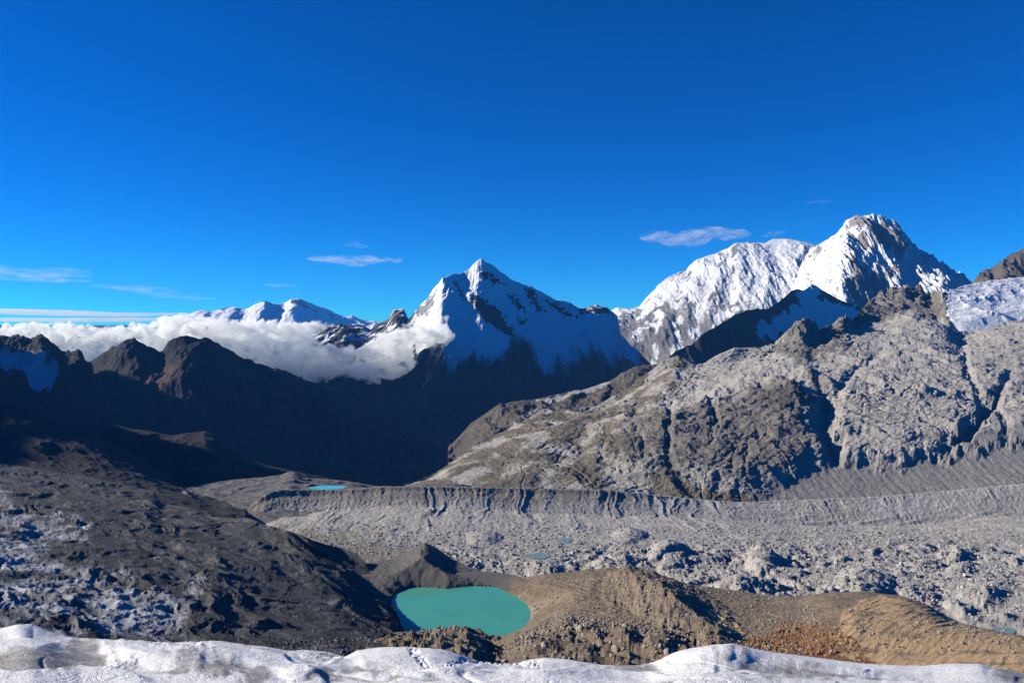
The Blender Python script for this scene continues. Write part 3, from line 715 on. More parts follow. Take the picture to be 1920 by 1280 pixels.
L.build('moraine', m_debris, 'pale grey debris covered glacier with hummocks below a long gullied moraine wall', 'moraine')
debris = L

# ---------------- lake levels
lake_z = -350.0
lake_px = [(734, 1124), (742, 1112), (760, 1104), (775, 1101), (789, 1100), (815, 1101), (836, 1103), (848, 1102), (862, 1100), (887, 1098), (902, 1098), (917, 1099), (930, 1101), (942, 1106), (971, 1119), (983, 1127), (990, 1134), (995, 1144), (996, 1155), (993, 1165), (986, 1174), (968, 1188), (953, 1199), (928, 1207), (870, 1212), (800, 1222), (735, 1215), (715, 1170), (722, 1140)]
lw = [unproj(px, py, -lake_z * F / (py - HZ))[:2] for px, py in lake_px]

# ---------------- brown moraine round the lake
L = Land(560, 2250, 1.15, [
    [(560, 1330, 330), (2250, 1330, 330)],
    [(560, 1240, 520), (650, 1228, 540), (700, 1222, 560), (740, 1212, 590), (770, 1196, 640), (805, 1184, 680), (850, 1179, 690), (880, 1184, 690), (905, 1197, 690), (918, 1212, 680), (935, 1222, 640), (965, 1214, 640), (1000, 1200, 640), (1100, 1195, 640), (1200, 1190, 640), (1290, 1210, 620), (1360, 1228, 600), (1500, 1228, 600), (1700, 1226, 600), (1920, 1224, 600), (2250, 1230, 600)],
    [(560, 1195, 700), (700, 1195, 700), (770, 1188, 720), (850, 1186, 740), (900, 1195, 760), (940, 1195, 780), (985, 1170, 790), (1010, 1150, 800), (1100, 1140, 790), (1200, 1150, 760), (1300, 1165, 740), (1400, 1175, 720), (1500, 1170, 720), (1600, 1160, 720), (1700, 1165, 720), (1800, 1185, 700), (1920, 1205, 690), (2250, 1225, 690)],
    [(560, 1060, 1090), (650, 1058, 1090), (690, 1054, 1100), (740, 1046, 1120), (770, 1034, 1140), (796, 1017, 1150), (815, 1024, 1150), (845, 1046, 1130), (880, 1062, 1090), (925, 1076, 1060), (955, 1086, 1045), (985, 1082, 1030), (1020, 1076, 1020), (1060, 1074, 1020), (1100, 1074, 1020), (1170, 1082, 1010), (1240, 1092, 1000), (1320, 1098, 1000), (1390, 1108, 1000), (1440, 1116, 990), (1500, 1118, 970), (1560, 1111, 940), (1620, 1107, 920), (1650, 1112, 910), (1690, 1116, 900), (1740, 1133, 880),
     (1770, 1152, 865), (1800, 1166, 850), (1860, 1181, 830), (1920, 1191, 800), (2250, 1215, 780)]], (40, 110, 190), smooth=8, back=((1.08, .6), (1.25, .35)), zmin=-470)
L.ridge([(985, 1090), (1060, 1084), (1130, 1086), (1175, 1100), (1235, 1132), (1290, 1165), (1350, 1200), (1380, 1215)], 64, 40, [0, 2, 14, 32, 38, 34, 24, 8], 1.0, 5, 31)
L.ridge([(1500, 1118), (1560, 1135), (1600, 1165)], 40, 60, [0, 5, 4], 1.3, 4, 33)
L.ridge([(798, 1018), (790, 1050), (775, 1080)], 20, 46, [0, 10, 8], 1.1, 4, 34)
L.Z += -L.k * 14 * np.clip(1 - pdist(L.PX, L.PY, [(1310, 1160), (1400, 1180), (1500, 1190)])[0] / 50, 0, 1) ** 1.5 * (1 - L.behind)
nearrock = sstep(1165, 1200, L.PY) * (1 - sstep(1280, 1400, L.PX)) * (1 - sstep(930, 940, L.PX) * (1 - sstep(990, 1040, L.PX)) * .5)
outcrop = L.mask([(690, 1235), (730, 1205), (770, 1188), (850, 1170), (895, 1180), (925, 1210), (915, 1235), (800, 1250)], 8, 6, 50, .05)
L.Z += (.5 + .5 * L.face) * nearrock * (5 * ridged(L.X / 34, L.Y / 30, 5, 181, .5) + .7 * ridged(L.X / 8, L.Y / 8, 4, 182, .5))
L.Z += outcrop * (4 * ridged(L.X / 26, L.Y / 40, 4, 185, .5) + .5 * billow(L.X / 6, L.Y / 10, 3, 186))
for (x, y, rx, ry, h) in [(1060, 1175, 30, 22, 12), (1110, 1185, 36, 20, 12), (1170, 1195, 40, 24, 14), (1240, 1210, 40, 24, 14), (1010, 1215, 40, 20, 8)]:
    L.bump(x, y, rx, ry, h, 1.2)
bare = L.mask([(1500, 1240), (1560, 1180), (1600, 1130), (1640, 1112), (1700, 1118), (1760, 1150), (1830, 1172), (1920, 1194), (2250, 1215), (2250, 1260), (1500, 1262)], 14, 8, 51, .03)
flute = ridged((L.X - .75 * L.Y) / 11, (L.Y + .75 * L.X) / 120, 4, 183)
L.Z += L.face * bare * (.55 * flute)
lakeface = L.mask([(985, 1090), (1160, 1095), (1180, 1150), (1020, 1165), (1000, 1130)], 10, 8, 52, .04)
L.Z += L.face * lakeface * 1.0 * ridged((L.X + .5 * L.Y) / 11, (L.Y - .5 * L.X) / 90, 4, 184)
L.Z += (.35 + .65 * L.face) * (1 - .85 * bare) * (.8 * ridged(L.X / 12, L.Y / 12, 5, 187, .5) + .2 * fbm(L.X / 3, L.Y / 3, 3, 188))
L.Z += .08 * fbm(L.X / 2.2, L.Y / 2.2, 3, 189)
lin = inside(L.X, L.Y, lw)
shore = lake_z + np.clip(-lin, 0, 400) * .22 + .1
L.Z = np.where(lin > 0, lake_z - .4 - np.clip(lin, 0, 30) * .4, np.where((lin > -40) & (L.Y > 745) & (L.behind < .5), np.maximum(L.Z, np.minimum(shore, lake_z + 6)), L.Z))
cap = lake_z + 1.5 + np.clip(-lin, 0, 900) * (.62 - .42 * (1 - sstep(-190, -130, L.X)) * sstep(720, 780, L.Y) + .5 * outcrop) + 1.2 * fbm(L.X / 14, L.Y / 14, 3, 190)
L.Z = np.where(lin <= 0, np.minimum(L.Z, np.maximum(cap, lake_z + .15)), L.Z)
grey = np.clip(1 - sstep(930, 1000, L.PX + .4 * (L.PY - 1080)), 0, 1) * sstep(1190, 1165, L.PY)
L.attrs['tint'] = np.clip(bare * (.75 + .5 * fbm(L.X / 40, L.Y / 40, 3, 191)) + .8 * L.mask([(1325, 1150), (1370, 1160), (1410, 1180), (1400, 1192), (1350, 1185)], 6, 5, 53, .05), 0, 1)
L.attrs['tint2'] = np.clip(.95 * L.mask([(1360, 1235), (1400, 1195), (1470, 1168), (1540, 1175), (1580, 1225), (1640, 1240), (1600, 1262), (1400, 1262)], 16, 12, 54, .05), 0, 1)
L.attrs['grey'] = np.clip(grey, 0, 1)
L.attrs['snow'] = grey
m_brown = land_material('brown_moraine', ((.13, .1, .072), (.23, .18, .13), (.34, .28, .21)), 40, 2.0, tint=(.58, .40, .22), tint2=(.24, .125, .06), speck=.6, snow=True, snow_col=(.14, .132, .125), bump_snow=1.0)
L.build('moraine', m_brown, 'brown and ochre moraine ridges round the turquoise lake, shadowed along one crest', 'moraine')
brown = L

# ---------------- debris and ice dome, left
L = Land(-520, 772, 1.1, [
    [(-520, 1330, 280), (772, 1330, 280)],
    [(-520, 1215, 420), (0, 1212, 430), (400, 1218, 520), (700, 1222, 560), (772, 1232, 560)],
    [(-520, 1090, 600), (0, 1100, 620), (400, 1105, 700), (640, 1120, 850), (690, 1140, 870), (731, 1165, 825), (752, 1195, 740), (772, 1222, 680)],
    [(-520, 990, 850), (0, 1000, 880), (200, 1000, 960), (400, 1020, 1000), (540, 1040, 1010), (640, 1060, 1040), (690, 1090, 1000), (731, 1135, 920), (752, 1180, 815), (772, 1214, 690)],
    [(-520, 830, 1850), (0, 866, 1800), (102, 884, 1720), (157, 891, 1680), (255, 913, 1560), (288, 921, 1500), (303, 944, 1400), (365, 953, 1320), (401, 970, 1240), (467, 976, 1150), (492, 989, 1120), (540, 1005, 1070), (584, 1022, 1070), (638, 1032, 1095), (672, 1040, 1085), (684, 1056, 1055), (697, 1080, 1018), (715, 1106, 972), (731, 1124, 940), (745, 1150, 885), (754, 1176, 835), (760, 1192, 780), (772, 1208, 710)]], (30, 110, 80, 120), smooth=14, back=((1.05, 1.0), (1.2, .7)), zmin=-460)
L.ridge([(470, 978), (560, 1030), (600, 1090), (600, 1160)], 160, 110, [6, 14, 10, 4], 1.5, 10, 41)
rim = np.clip(1 - L.PX / 900, .1, 1)
warp = 45 * fbm(L.X / 130, L.Y / 130, 4, 200)
L.Z += (.15 + .85 * L.face) * (4.2 * ridged((.65 * L.X - .76 * L.Y + warp) / 210, (.76 * L.X + .65 * L.Y + warp) / 52, 5, 201, .48) + 1.5 * ridged((.65 * L.X - .76 * L.Y + .5 * warp) / 80, (.76 * L.X + .65 * L.Y + warp) / 20, 5, 202, .52) * (.3 + sstep(-.4, .5, fbm(L.X / 120, L.Y / 120, 2, 209))) + .22 * fbm(L.X / 5, L.Y / 5, 3, 203))
icy = L.mask([(-520, 900), (0, 925), (120, 960), (180, 1000), (120, 1060), (230, 1060), (320, 1090), (390, 1140), (330, 1190), (200, 1215), (0, 1215), (-520, 1215)], 30, 60, 60, .02, 5)
icy = icy * (1 - .85 * L.mask([(100, 1030), (200, 1000), (330, 1020), (330, 1070), (230, 1060), (120, 1060)], 20, 20, 61, .03))
L.Z += icy * L.face * 1.6 * ridged((L.X + .3 * L.Y) / 18, L.Y / 26, 4, 204, .52)
L.attrs['snow'] = np.clip(.5 * icy + .3 * icy * fbm(L.X / 40, L.Y / 60, 4, 207) + .35 * sstep(.1, .9, fbm(L.X / 90, L.Y / 26, 5, 205)) * (1 - sstep(250, 720, L.PX)), 0, 1)
L.attrs['dirt'] = .35 + .4 * fbm(L.X / 60, L.Y / 40, 4, 206)
m_dome = land_material('dirty_ice', ((.027, .028, .031), (.06, .062, .066), (.2, .2, .2)), 30, 1.8, snow=True, snow_col=(.40, .42, .46), dirt=(.22, .225, .235), bump_snow=.9, speck=.4, snow_soft=.3, stretch=(.86, (.28, 1.25, 1)))  # lightest rock tone raised so the stretched noise paints streak highlights
L.build('glacier', m_dome, 'dirty glacier dome of dark debris and crevassed grey ice beside the lake', 'glacier')
dome = L

# ---------------- foreground snow
top = [(-700, 1150, 60), (-200, 1170, 62), (0, 1181, 62), (30, 1173, 62), (60, 1171, 62), (80, 1179, 63), (110, 1191, 64), (150, 1199, 66), (250, 1202, 70), (320, 1206, 74), (360, 1203, 74), (400, 1206, 75), (450, 1211, 76), (500, 1214, 76), (540, 1221, 76), (570, 1217, 76), (615, 1221, 75), (645, 1231, 74), (670, 1222, 72), (710, 1219, 70), (765, 1217, 69), (830, 1219, 68), (860, 1226, 68),
       (900, 1239, 68), (960, 1242, 70), (990, 1235, 70), (1025, 1232, 70), (1070, 1237, 70), (1125, 1246, 70), (1190, 1248, 68), (1225, 1246, 64), (1250, 1232, 62), (1285, 1220, 61), (1340, 1210, 60), (1375, 1208, 60), (1410, 1217, 60), (1460, 1226, 61), (1560, 1237, 62), (1660, 1249, 64), (1735, 1252, 66), (1785, 1247, 66), (1835, 1246, 66), (1875, 1252, 66), (1920, 1261, 66), (2200, 1275, 64), (2700, 1275, 64)]
def shifted(dy, d):
    return [(x, max(y + dy, 1225 + dy * .62), d) for x, y, _ in top]
L = Land(-700, 2700, 2.2, [
    [(-700, 2600, 1.6), (2700, 2600, 1.6)],
    [(-700, 1420, 12), (2700, 1420, 12)],
    [(-700, 1300, 26), (2700, 1300, 26)],
    [(x, min(y + 26, 1292), 42) for x, y, _ in top],
    top], (30, 40, 70, 90), smooth=16, back=((1.06, .9), (1.3, 1.6), (2.6, .9)), back_rows=(10, 10, 10), zmin=-200, hs=40, cs=16)
Zbase = L.Z.copy()
for pts, wl, wr, h in [
    ([(-100, 1262), (60, 1268), (120, 1262), (155, 1254), (210, 1263), (290, 1280)], 14, 22, [6, 6, 7, 8, 6, 0]),
    ([(0, 1212), (110, 1208), (200, 1212), (300, 1226), (400, 1232), (520, 1238), (600, 1262)], 12, 16, [4, 5, 6, 6, 6, 5, 3]),
    ([(400, 1218), (470, 1214), (540, 1222)], 9, 12, [2, 5, 2]),
    ([(640, 1232), (690, 1222), (800, 1228), (900, 1248)], 12, 26, [4, 8, 5, 0]),
    ([(740, 1272), (900, 1262), (1100, 1262), (1300, 1262), (1500, 1266)], 6, 20, [3, 5, 4, 4, 2]),
    ([(1250, 1245), (1375, 1214), (1480, 1232)], 16, 26, [2, 5, 2])]:
    L.ridge(pts, wl * 1.3, wr * 1.3, [v * 1.0 for v in h], 1.3, 6, 51, 16)
for pts, wd, h in [
    ([(0, 1240), (80, 1250), (190, 1245)], 26, [7, 9, 6]), ([(385, 1250), (450, 1255), (520, 1270)], 14, [4, 6, 4]),
    ([(960, 1250), (1050, 1252), (1180, 1252)], 8, [3, 4, 3]), ([(1350, 1242), (1450, 1250), (1560, 1262), (1650, 1276)], 12, [4, 7, 5, 2]), ([(600, 1250), (700, 1256), (780, 1250)], 7, [2, 3, 1]), ([(1860, 1256), (1920, 1270)], 20, [3, 4])]:
    L.ridge(pts, wd, wd, [-v * 1.4 for v in h], 1.2, 6, 53, 16)
for pts, wl, wr, h in [      # overlapping drapes: a long back and a short steep lee
    ([(-60, 1186), (60, 1178), (112, 1194), (200, 1222), (300, 1243), (420, 1262)], 40, 13, [12, 13, 14, 12, 9, 4]),
    ([(250, 1216), (340, 1228), (450, 1228), (530, 1243), (600, 1274)], 12, 34, [4, 10, 13, 12, 6]),
    ([(378, 1224), (470, 1217), (548, 1224)], 9, 16, [5, 10, 4]),
    ([(560, 1262), (640, 1240), (705, 1224), (830, 1224), (905, 1248)], 11, 30, [4, 10, 14, 12, 4]),
    ([(640, 1262), (760, 1256), (880, 1252), (960, 1256)], 7, 22, [3, 7, 7, 3]),
    ([(960, 1262), (1080, 1252), (1190, 1256), (1250, 1246)], 6, 22, [3, 7, 6, 4]),
    ([(1240, 1248), (1300, 1232), (1380, 1220), (1470, 1236), (1600, 1258), (1720, 1276)], 34, 12, [4, 10, 13, 12, 8, 3]),
    ([(1640, 1262), (1790, 1250), (1850, 1252), (1900, 1268)], 26, 10, [3, 8, 9, 4]),
    ([(700, 1284), (860, 1270), (1100, 1266), (1350, 1270), (1560, 1282)], 8, 30, [4, 9, 9, 8, 4]),
    ([(-80, 1274), (70, 1268), (150, 1257), (215, 1266), (320, 1290)], 10, 30, [8, 11, 14, 11, 4])]:
    L.ridge(pts, wl, wr, h, .85, 5, 57, 18)
edge = np.interp(L.PX, [p[0] for p in top], [p[1] for p in top])
L.Z = Zbase + (L.Z - Zbase) * sstep(-2, 16, L.PY - edge)
nf = sstep(3, 20, L.D)
L.Z += nf * (.34 * fbm(L.X / 12, L.Y / 9, 3, 210, .35) + .022 * ridged(L.X / 1.6, L.Y / 2.6, 4, 211) + .008 * fbm(L.X / .35, L.Y / .5, 3, 212)) * (.4 + .6 * L.face)
rub = L.mask([(150, 1204), (260, 1196), (400, 1204), (440, 1216), (380, 1232), (240, 1222)], 8, 6, 70, .05) + L.mask([(565, 1215), (645, 1222), (640, 1240), (560, 1236)], 5, 4, 71, .05) + L.mask([(190, 1245), (260, 1238), (250, 1262), (200, 1262)], 6, 4, 73, .05)
L.Z += rub * .10 * ridged(L.X / 1.1, L.Y / 1.3, 4, 213, .62)
# boot track beaten across the snow
for pts in ([(770, 1228), (800, 1250), (815, 1262)], [(812, 1262), (870, 1246), (930, 1240), (1010, 1242)]):
    d, t, _ = pdist(L.PX, L.PY, pts)
    L.Z -= .09 * np.clip(1 - d / 8, 0, 1) * (1 + 1.4 * np.sign(perlin(L.PX * .17, L.PY * .25, 9)) * .5)
crk = fbm((L.X + .6 * L.Y) / 16, (L.Y - .5 * L.X) / 34, 4, 219)
crk = np.exp(-(crk / .028) ** 2) * sstep(.05, .4, fbm(L.X / 20, L.Y / 20, 2, 220) + .15)
L.Z -= .12 * crk * nf * L.face
L.attrs['snow'] = np.ones(L.D.shape)
dirt = np.zeros(L.D.shape)
for i, poly in enumerate([[(-60, 1212), (60, 1208), (170, 1208), (205, 1228), (190, 1252), (80, 1262), (-60, 1262)], [(300, 1236), (370, 1232), (395, 1250), (500, 1262), (480, 1275), (330, 1265)], [(385, 1250), (440, 1250), (500, 1275), (400, 1275)],
                          [(1320, 1222), (1400, 1228), (1480, 1238), (1560, 1258), (1650, 1280), (1500, 1275), (1380, 1256)], [(970, 1246), (1180, 1246), (1230, 1240), (1220, 1262), (980, 1264)], [(560, 1240), (700, 1245), (790, 1262), (600, 1272)], [(1860, 1250), (1960, 1255), (1960, 1282), (1860, 1280)], [(395, 1212), (540, 1212), (550, 1230), (430, 1228)], [(0, 1262), (170, 1260), (180, 1282), (0, 1282)]]):
    dirt = np.maximum(dirt, (1.2, 1.1, 1.2, 1.1, .8, .85, 1.0, .7, .3)[i] * L.mask(poly, 12, 16, 80 + i, .03, 6))
dirt = np.maximum(dirt, .45 * np.clip(rub, 0, 1))
hollow = blur(blur(L.Z, 25, 41), 25, 41) - L.Z
hollow = sstep(.01, .17, hollow + .05 * fbm(L.X / 4, L.Y / 4, 4, 217))
dirt = np.clip(.62 * dirt + .35 * dirt * hollow + .6 * hollow * sstep(-.2, .4, fbm(L.X / 14, L.Y / 20, 3, 218)), 0, 1.1)
dirt = np.maximum(dirt, .8 * crk)
L.attrs['dirt'] = np.clip(dirt * (1.0 + .6 * fbm((L.X + L.Z) / 5, L.Y / 14, 5, 215)) + .12 * fbm(L.X / 3, L.Y / 9, 4, 216), 0, 1)
m_snow = land_material('old_snow', rock_far, 9, .25, snow=True, snow_col=(.74, .745, .75), dirt=(.40, .39, .375), snow_soft=.08, bump_snow=.75, spec=.25, rough=.75)
L.build('snow', m_snow, 'rolling white old snow with grey dirty hollows on the glacier edge underfoot', 'snow', 'structure')

# ------------------------------------------------------------------ water
def water_material(name, colr, rough=.18):
    s = N(name)
    pos = s.n('TexCoord').outputs['Object']
    a = s.noise(pos, .03, 4, .6, .6); b = s.noise(pos, .9, 4, .6)
    c = s.mix(s.mapr(a, .3, .7), tuple(x * .94 for x in colr), tuple(x * 1.06 for x in colr))
    bn = s.n('Bump', {'Height': b, 'Distance': .05, 'Strength': .5})
    p = s.n('BsdfPrincipled', {'Base Color': c, 'Roughness': rough, 'Specular IOR Level': .5, 'Normal': bn.outputs[0]})
    s.t.links.new(p.outputs[0], s.out.inputs[0])
    return s.m

def sheet(name, pts, z, mat, label, cat):
    me = bpy.data.meshes.new(name)
    me.from_pydata([(p[0], p[1], z) for p in pts], [], [list(range(len(pts)))[::-1]])
    me.update()
    me.materials.append(mat)
    o = bpy.data.objects.new(name, me); col.objects.link(o)
    if me.polygons[0].normal.z < 0:
        me.flip_normals()
    return tag(o, label, cat, 'structure')

m_lake = water_material('milky_water', (.075, .35, .26))
m_tarn = water_material('tarn_water', (.13, .55, .55))
m_pond = water_material('pond_water', (.2, .27, .235))
cxy = np.mean(lw, 0)
sheet('lake', [(cxy[0] + (x - cxy[0]) * 1.03, cxy[1] + (y - cxy[1]) * 1.03) for x, y in lw], lake_z, m_lake, 'large milky turquoise lake below the brown moraine', 'lake')
tc = np.mean(tw, 0)
sheet('tarn', [(tc[0] + (p[0] - tc[0]) * 1.1, tc[1] + (p[1] - tc[1]) * 1.1) for p in tw], tz, m_tarn, 'tiny bright turquoise tarn behind the moraine wall', 'tarn')
for (c, a, b), lab in zip(ponds, ('pale green meltwater pond among the grey hummocks', 'smallest grey green meltwater pond, just below the moraine wall', 'narrow grey green pond at the foot of the ochre moraine')):
    sheet('pond', [(c[0] + a * 1.5 * math.cos(t) * (1 + .2 * math.sin(3 * t)), c[1] + b * 1.5 * math.sin(t)) for t in np.linspace(0, 2 * np.pi, 25)[:-1]], -452.6, m_pond, lab, 'pond')

def ico(sub=2):
    import bmesh
    bm = bmesh.new(); bmesh.ops.create_icosphere(bm, subdivisions=sub, radius=1)
    v = np.array([p.co[:] for p in bm.verts]); f = np.array([[q.index for q in t.verts] for t in bm.faces]); bm.free()
    return v, f
IV, IF = ico(2)

# ------------------------------------------------------------------ stones
def rock_shape(seed, sub=2, rough=.22):
    r_ = np.random.default_rng(seed)
    v, f = ico(sub)
    n = r_.normal(size=(9, 3)); n /= np.linalg.norm(n, axis=1)[:, None]
    v = v.copy()
    for q in n:                                   # split off flat faces
        t = r_.uniform(.62, .92)
        dd = v @ q
        v -= np.clip(dd - t, 0, None)[:, None] * q[None]
    v *= r_.uniform(.75, 1.2, 3)[None]
    v += r_.normal(size=v.shape) * .02
    return v, f

def stone_material(name, a, b):
    s = N(name)
    pos = s.n('TexCoord').outputs['Object']
    v = s.noise(pos, 3.0, 6, .65, .3)
    rnd = s.n('NewGeometry').outputs['Random Per Island']
    c = s.mix(s.math('ADD', s.math('MULTIPLY', v, .5), s.math('MULTIPLY', rnd, .5)), a, b)
    bn = s.n('Bump', {'Height': s.noise(pos, 9.0, 5, .7), 'Distance': .08})
    p = s.n('BsdfPrincipled', {'Base Color': c, 'Roughness': .9, 'Specular IOR Level': .2, 'Normal': bn.outputs[0]})
    s.t.links.new(p.outputs[0], s.out.inputs[0])
    return s.m

def spots(L, poly, n, seed):
    """surface points of a land sheet inside an outline"""
    r_ = np.random.default_rng(seed)
    d = (inside(L.PX, L.PY, poly) > 0) & (L.behind < .5)
    idx = np.flatnonzero(d)
    p = 1.0 / 1.0
    idx = r_.choice(idx, n)
    return np.stack([L.X.ravel()[idx], L.Y.ravel()[idx], L.Z.ravel()[idx]], -1)

def litter(name, L, polys, sizes, mat, label, cat, seed):
    r_ = np.random.default_rng(seed)
    shapes = [rock_shape(300 + i, 1) for i in range(8)]
    co, fa, o = [], [], 0
    for poly, n in polys:
        for p in spots(L, poly, n, seed + n):
            v, f = shapes[r_.integers(8)]
            sz = sizes[0] * (sizes[1] / sizes[0]) ** (r_.random() ** 2.2)
            a = r_.uniform(0, 6.28); ca, sa = math.cos(a), math.sin(a)
            q = v * sz * np.array([1, 1, .8]) @ np.array([[ca, sa, 0], [-sa, ca, 0], [0, 0, 1]])
            co.append(q + p + np.array([0, 0, sz * .25])); fa.append(f + o); o += len(v)
    return mesh_object(name, np.concatenate(co), np.concatenate(fa), mat, None, label, cat, 'stuff', smooth=False)

m_stone = stone_material('brown_stone', (.16, .13, .10), (.42, .37, .31))
m_pale = stone_material('pale_stone', (.2, .195, .19), (.55, .53, .51))
m_slate = stone_material('slate_stone', (.05, .048, .046), (.27, .26, .25))
m_rust = stone_material('rust_stone', (.10, .05, .03), (.40, .22, .11))
litter('rubble', brown, [([(930, 1235), (990, 1180), (1060, 1150), (1200, 1170), (1300, 1200), (1300, 1260), (930, 1260)], 2600), ([(690, 1235), (770, 1185), (850, 1170), (920, 1205), (900, 1250), (700, 1250)], 700),
                         ([(985, 1090), (1200, 1085), (1500, 1120), (1560, 1190), (1480, 1250), (1400, 1250), (1000, 1160)], 3000), ([(1500, 1240), (1600, 1115), (1900, 1195), (1920, 1250)], 500)], (.35, 2.0), m_stone, 'loose brown stones strewn over the moraine', 'rubble', 5)
litter('rubble', brown, [([(1360, 1245), (1400, 1190), (1470, 1160), (1560, 1170), (1620, 1215), (1640, 1250)], 2600)], (.4, 1.8), m_rust, 'rust coloured rubble in the hollow of the moraine', 'rubble', 6)
litter('rubble', debris, [([(700, 1000), (1100, 985), (1900, 1000), (1920, 1190), (1500, 1120), (1000, 1100), (850, 1050)], 9000), ([(480, 1000), (700, 980), (900, 1060), (700, 1060)], 1500)], (.7, 3.2), m_pale, 'pale boulders and grit covering the debris glacier', 'rubble', 7)

litter('rubble', dome, [([(0, 900), (300, 950), (560, 1010), (690, 1080), (740, 1150), (700, 1200), (0, 1195)], 2200), ([(420, 1225), (560, 1205), (700, 1195), (690, 1230), (640, 1235)], 900)], (.3, 1.7), m_slate, 'dark stones and shattered ice scattered over the glacier dome', 'rubble', 8)

# single boulders that stand out
def boulder_tree(o, mesh, loc, s, rz, label, group):
    c = o.copy(); c.data = mesh; col.objects.link(c)
    c.location = loc; c.scale = (s, s * rng.uniform(.8, 1.2), s * rng.uniform(.7, 1)); c.rotation_euler = (rng.uniform(-.3, .3), rng.uniform(-.3, .3), rz)
    c['label'] = label; c['group'] = group
    return c
protos = []
for i in range(6):
    v, f = rock_shape(500 + i, 3)
    o = mesh_object('boulder', v, f, m_stone, None, 'brown boulder', 'boulder', 'thing', smooth=False, link=False)
    protos.append(o.data); proto = o
pale_mesh = []
for m_ in protos:
    k = m_.copy(); k.materials.clear(); k.materials.append(m_pale); pale_mesh.append(k)
def boulders(L, poly, n, lo, hi, meshes, label, group, seed):
    r_ = np.random.default_rng(seed)
    for p in spots(L, poly, n, seed):
        s_ = lo * (hi / lo) ** (r_.random() ** 1.5)
        boulder_tree(proto, meshes[r_.integers(6)], (p[0], p[1], p[2] + s_ * .3), s_, r_.uniform(0, 6.28), label, group)
boulders(brown, [(940, 1235), (1000, 1190), (1060, 1165), (1200, 1180), (1290, 1210), (1280, 1255), (940, 1255)], 34, 1.6, 3.8, protos, 'weathered brown boulder on the rough knoll beside the lake', 'boulders on the knoll beside the lake', 61)
boulders(brown, [(700, 1232), (770, 1188), (850, 1175), (915, 1205), (900, 1245), (710, 1245)], 14, 1.2, 3.0, protos, 'brown boulder on the outcrop between snow and lake', 'boulders on the outcrop before the lake', 62)
boulders(brown, [(1420, 1200), (1560, 1150), (1700, 1140), (1900, 1205), (1900, 1245), (1450, 1245)], 16, .9, 2.0, protos, 'lone stone on the smooth ochre slope', 'stones on the ochre slope', 63)
boulders(debris, [(760, 1010), (1100, 1000), (1900, 1010), (1900, 1180), (1500, 1110), (1000, 1095)], 46, 2.6, 5.5, pale_mesh, 'large pale boulder among the grey glacier hummocks', 'boulders on the debris covered glacier', 64)
bpy.data.objects.remove(proto)

# ------------------------------------------------------------------ clouds
def cloud_material(name, density, noise_scale=None, stretch=(1, 1, 1), lo=.35, hi=.65, aniso=0.2, colr=(.985, 1, .985)):
    s = N(name)
    dn = density
    if noise_scale:
        pos = s.n('TexCoord').outputs['Object']
        mp = s.n('Mapping', {'Vector': pos, 'Scale': stretch}).outputs[0]
        dn = s.math('MULTIPLY', s.mapr(s.noise(mp, 1 / noise_scale, 4, .6, .5), lo, hi), density)
    v = s.n('VolumePrincipled', {'Color': (*colr, 1), 'Anisotropy': aniso})
    s.set(v.inputs['Density'], dn)
    s.t.links.new(v.outputs[0], s.out.inputs['Volume'])
    return s.m

def hull(name, balls, voxel, mat, rough, rsize, label, cat, kind=None, group=None):
    """merge puffs (x, y, z, rx, ry, rz) into one billowing skin"""
    V = np.concatenate([IV * np.array(b[3:6])[None] + np.array(b[:3])[None] for b in balls])
    Fc = np.concatenate([IF + i * len(IV) for i in range(len(balls))])
    o = mesh_object(name, V, Fc, None)
    md = o.modifiers.new('r', 'REMESH'); md.mode = 'VOXEL'; md.voxel_size = voxel; md.use_smooth_shade = True
    dg = bpy.context.evaluated_depsgraph_get()
    me = bpy.data.meshes.new_from_object(o.evaluated_get(dg))
    o.modifiers.clear(); o.data = me
    n = len(me.vertices)
    c = np.empty(n * 3, np.float32); me.vertices.foreach_get('co', c); c = c.reshape(-1, 3).astype(float)
    nr = np.empty(n * 3, np.float32); me.vertices.foreach_get('normal', nr); nr = nr.reshape(-1, 3)
    a = c[:, 0] + .6 * c[:, 1]; b = c[:, 2] + .35 * c[:, 1]
    disp = rough * (np.abs(perlin(a / rsize, b / rsize, 5)) * 2 - .5 + .5 * (np.abs(perlin(a / rsize * 2.1, b / rsize * 2.1, 6)) * 2 - .5) + .25 * (np.abs(perlin(a / rsize * 4.3, b / rsize * 4.3, 7)) * 2 - .5))
    c += nr * disp[:, None]
    me.vertices.foreach_set('co', c.astype(np.float32).ravel()); me.update()
    me.materials.clear(); me.materials.append(mat)
    return tag(o, label, cat, kind, group)

def fill(poly, n, dfun, rpx, seed, edge=.45, depth=1.0, flat=.75):
    """scatter puffs through an outline, smaller towards the edge"""
    r_ = np.random.default_rng(seed)
    xs = [p[0] for p in poly]; ys = [p[1] for p in poly]
    out = []
    while len(out) < n:
        x = r_.uniform(min(xs), max(xs), 400); y = r_.uniform(min(ys), max(ys), 400)
        s_ = inside(x, y, poly)
        for i in np.nonzero(s_ > 2)[0]:
            rr = min(rpx * r_.uniform(.6, 1.25), max(s_[i], 3.0) * 1.05 + 1)
            d = dfun(x[i]) * (1 + depth * r_.uniform(-.03, .03))
            R = rr * d / F
            out.append((*unproj(x[i], y[i], d), R * 1.15, R * 1.5, R * flat + R * .15))
            if len(out) >= n:
                break
    return out

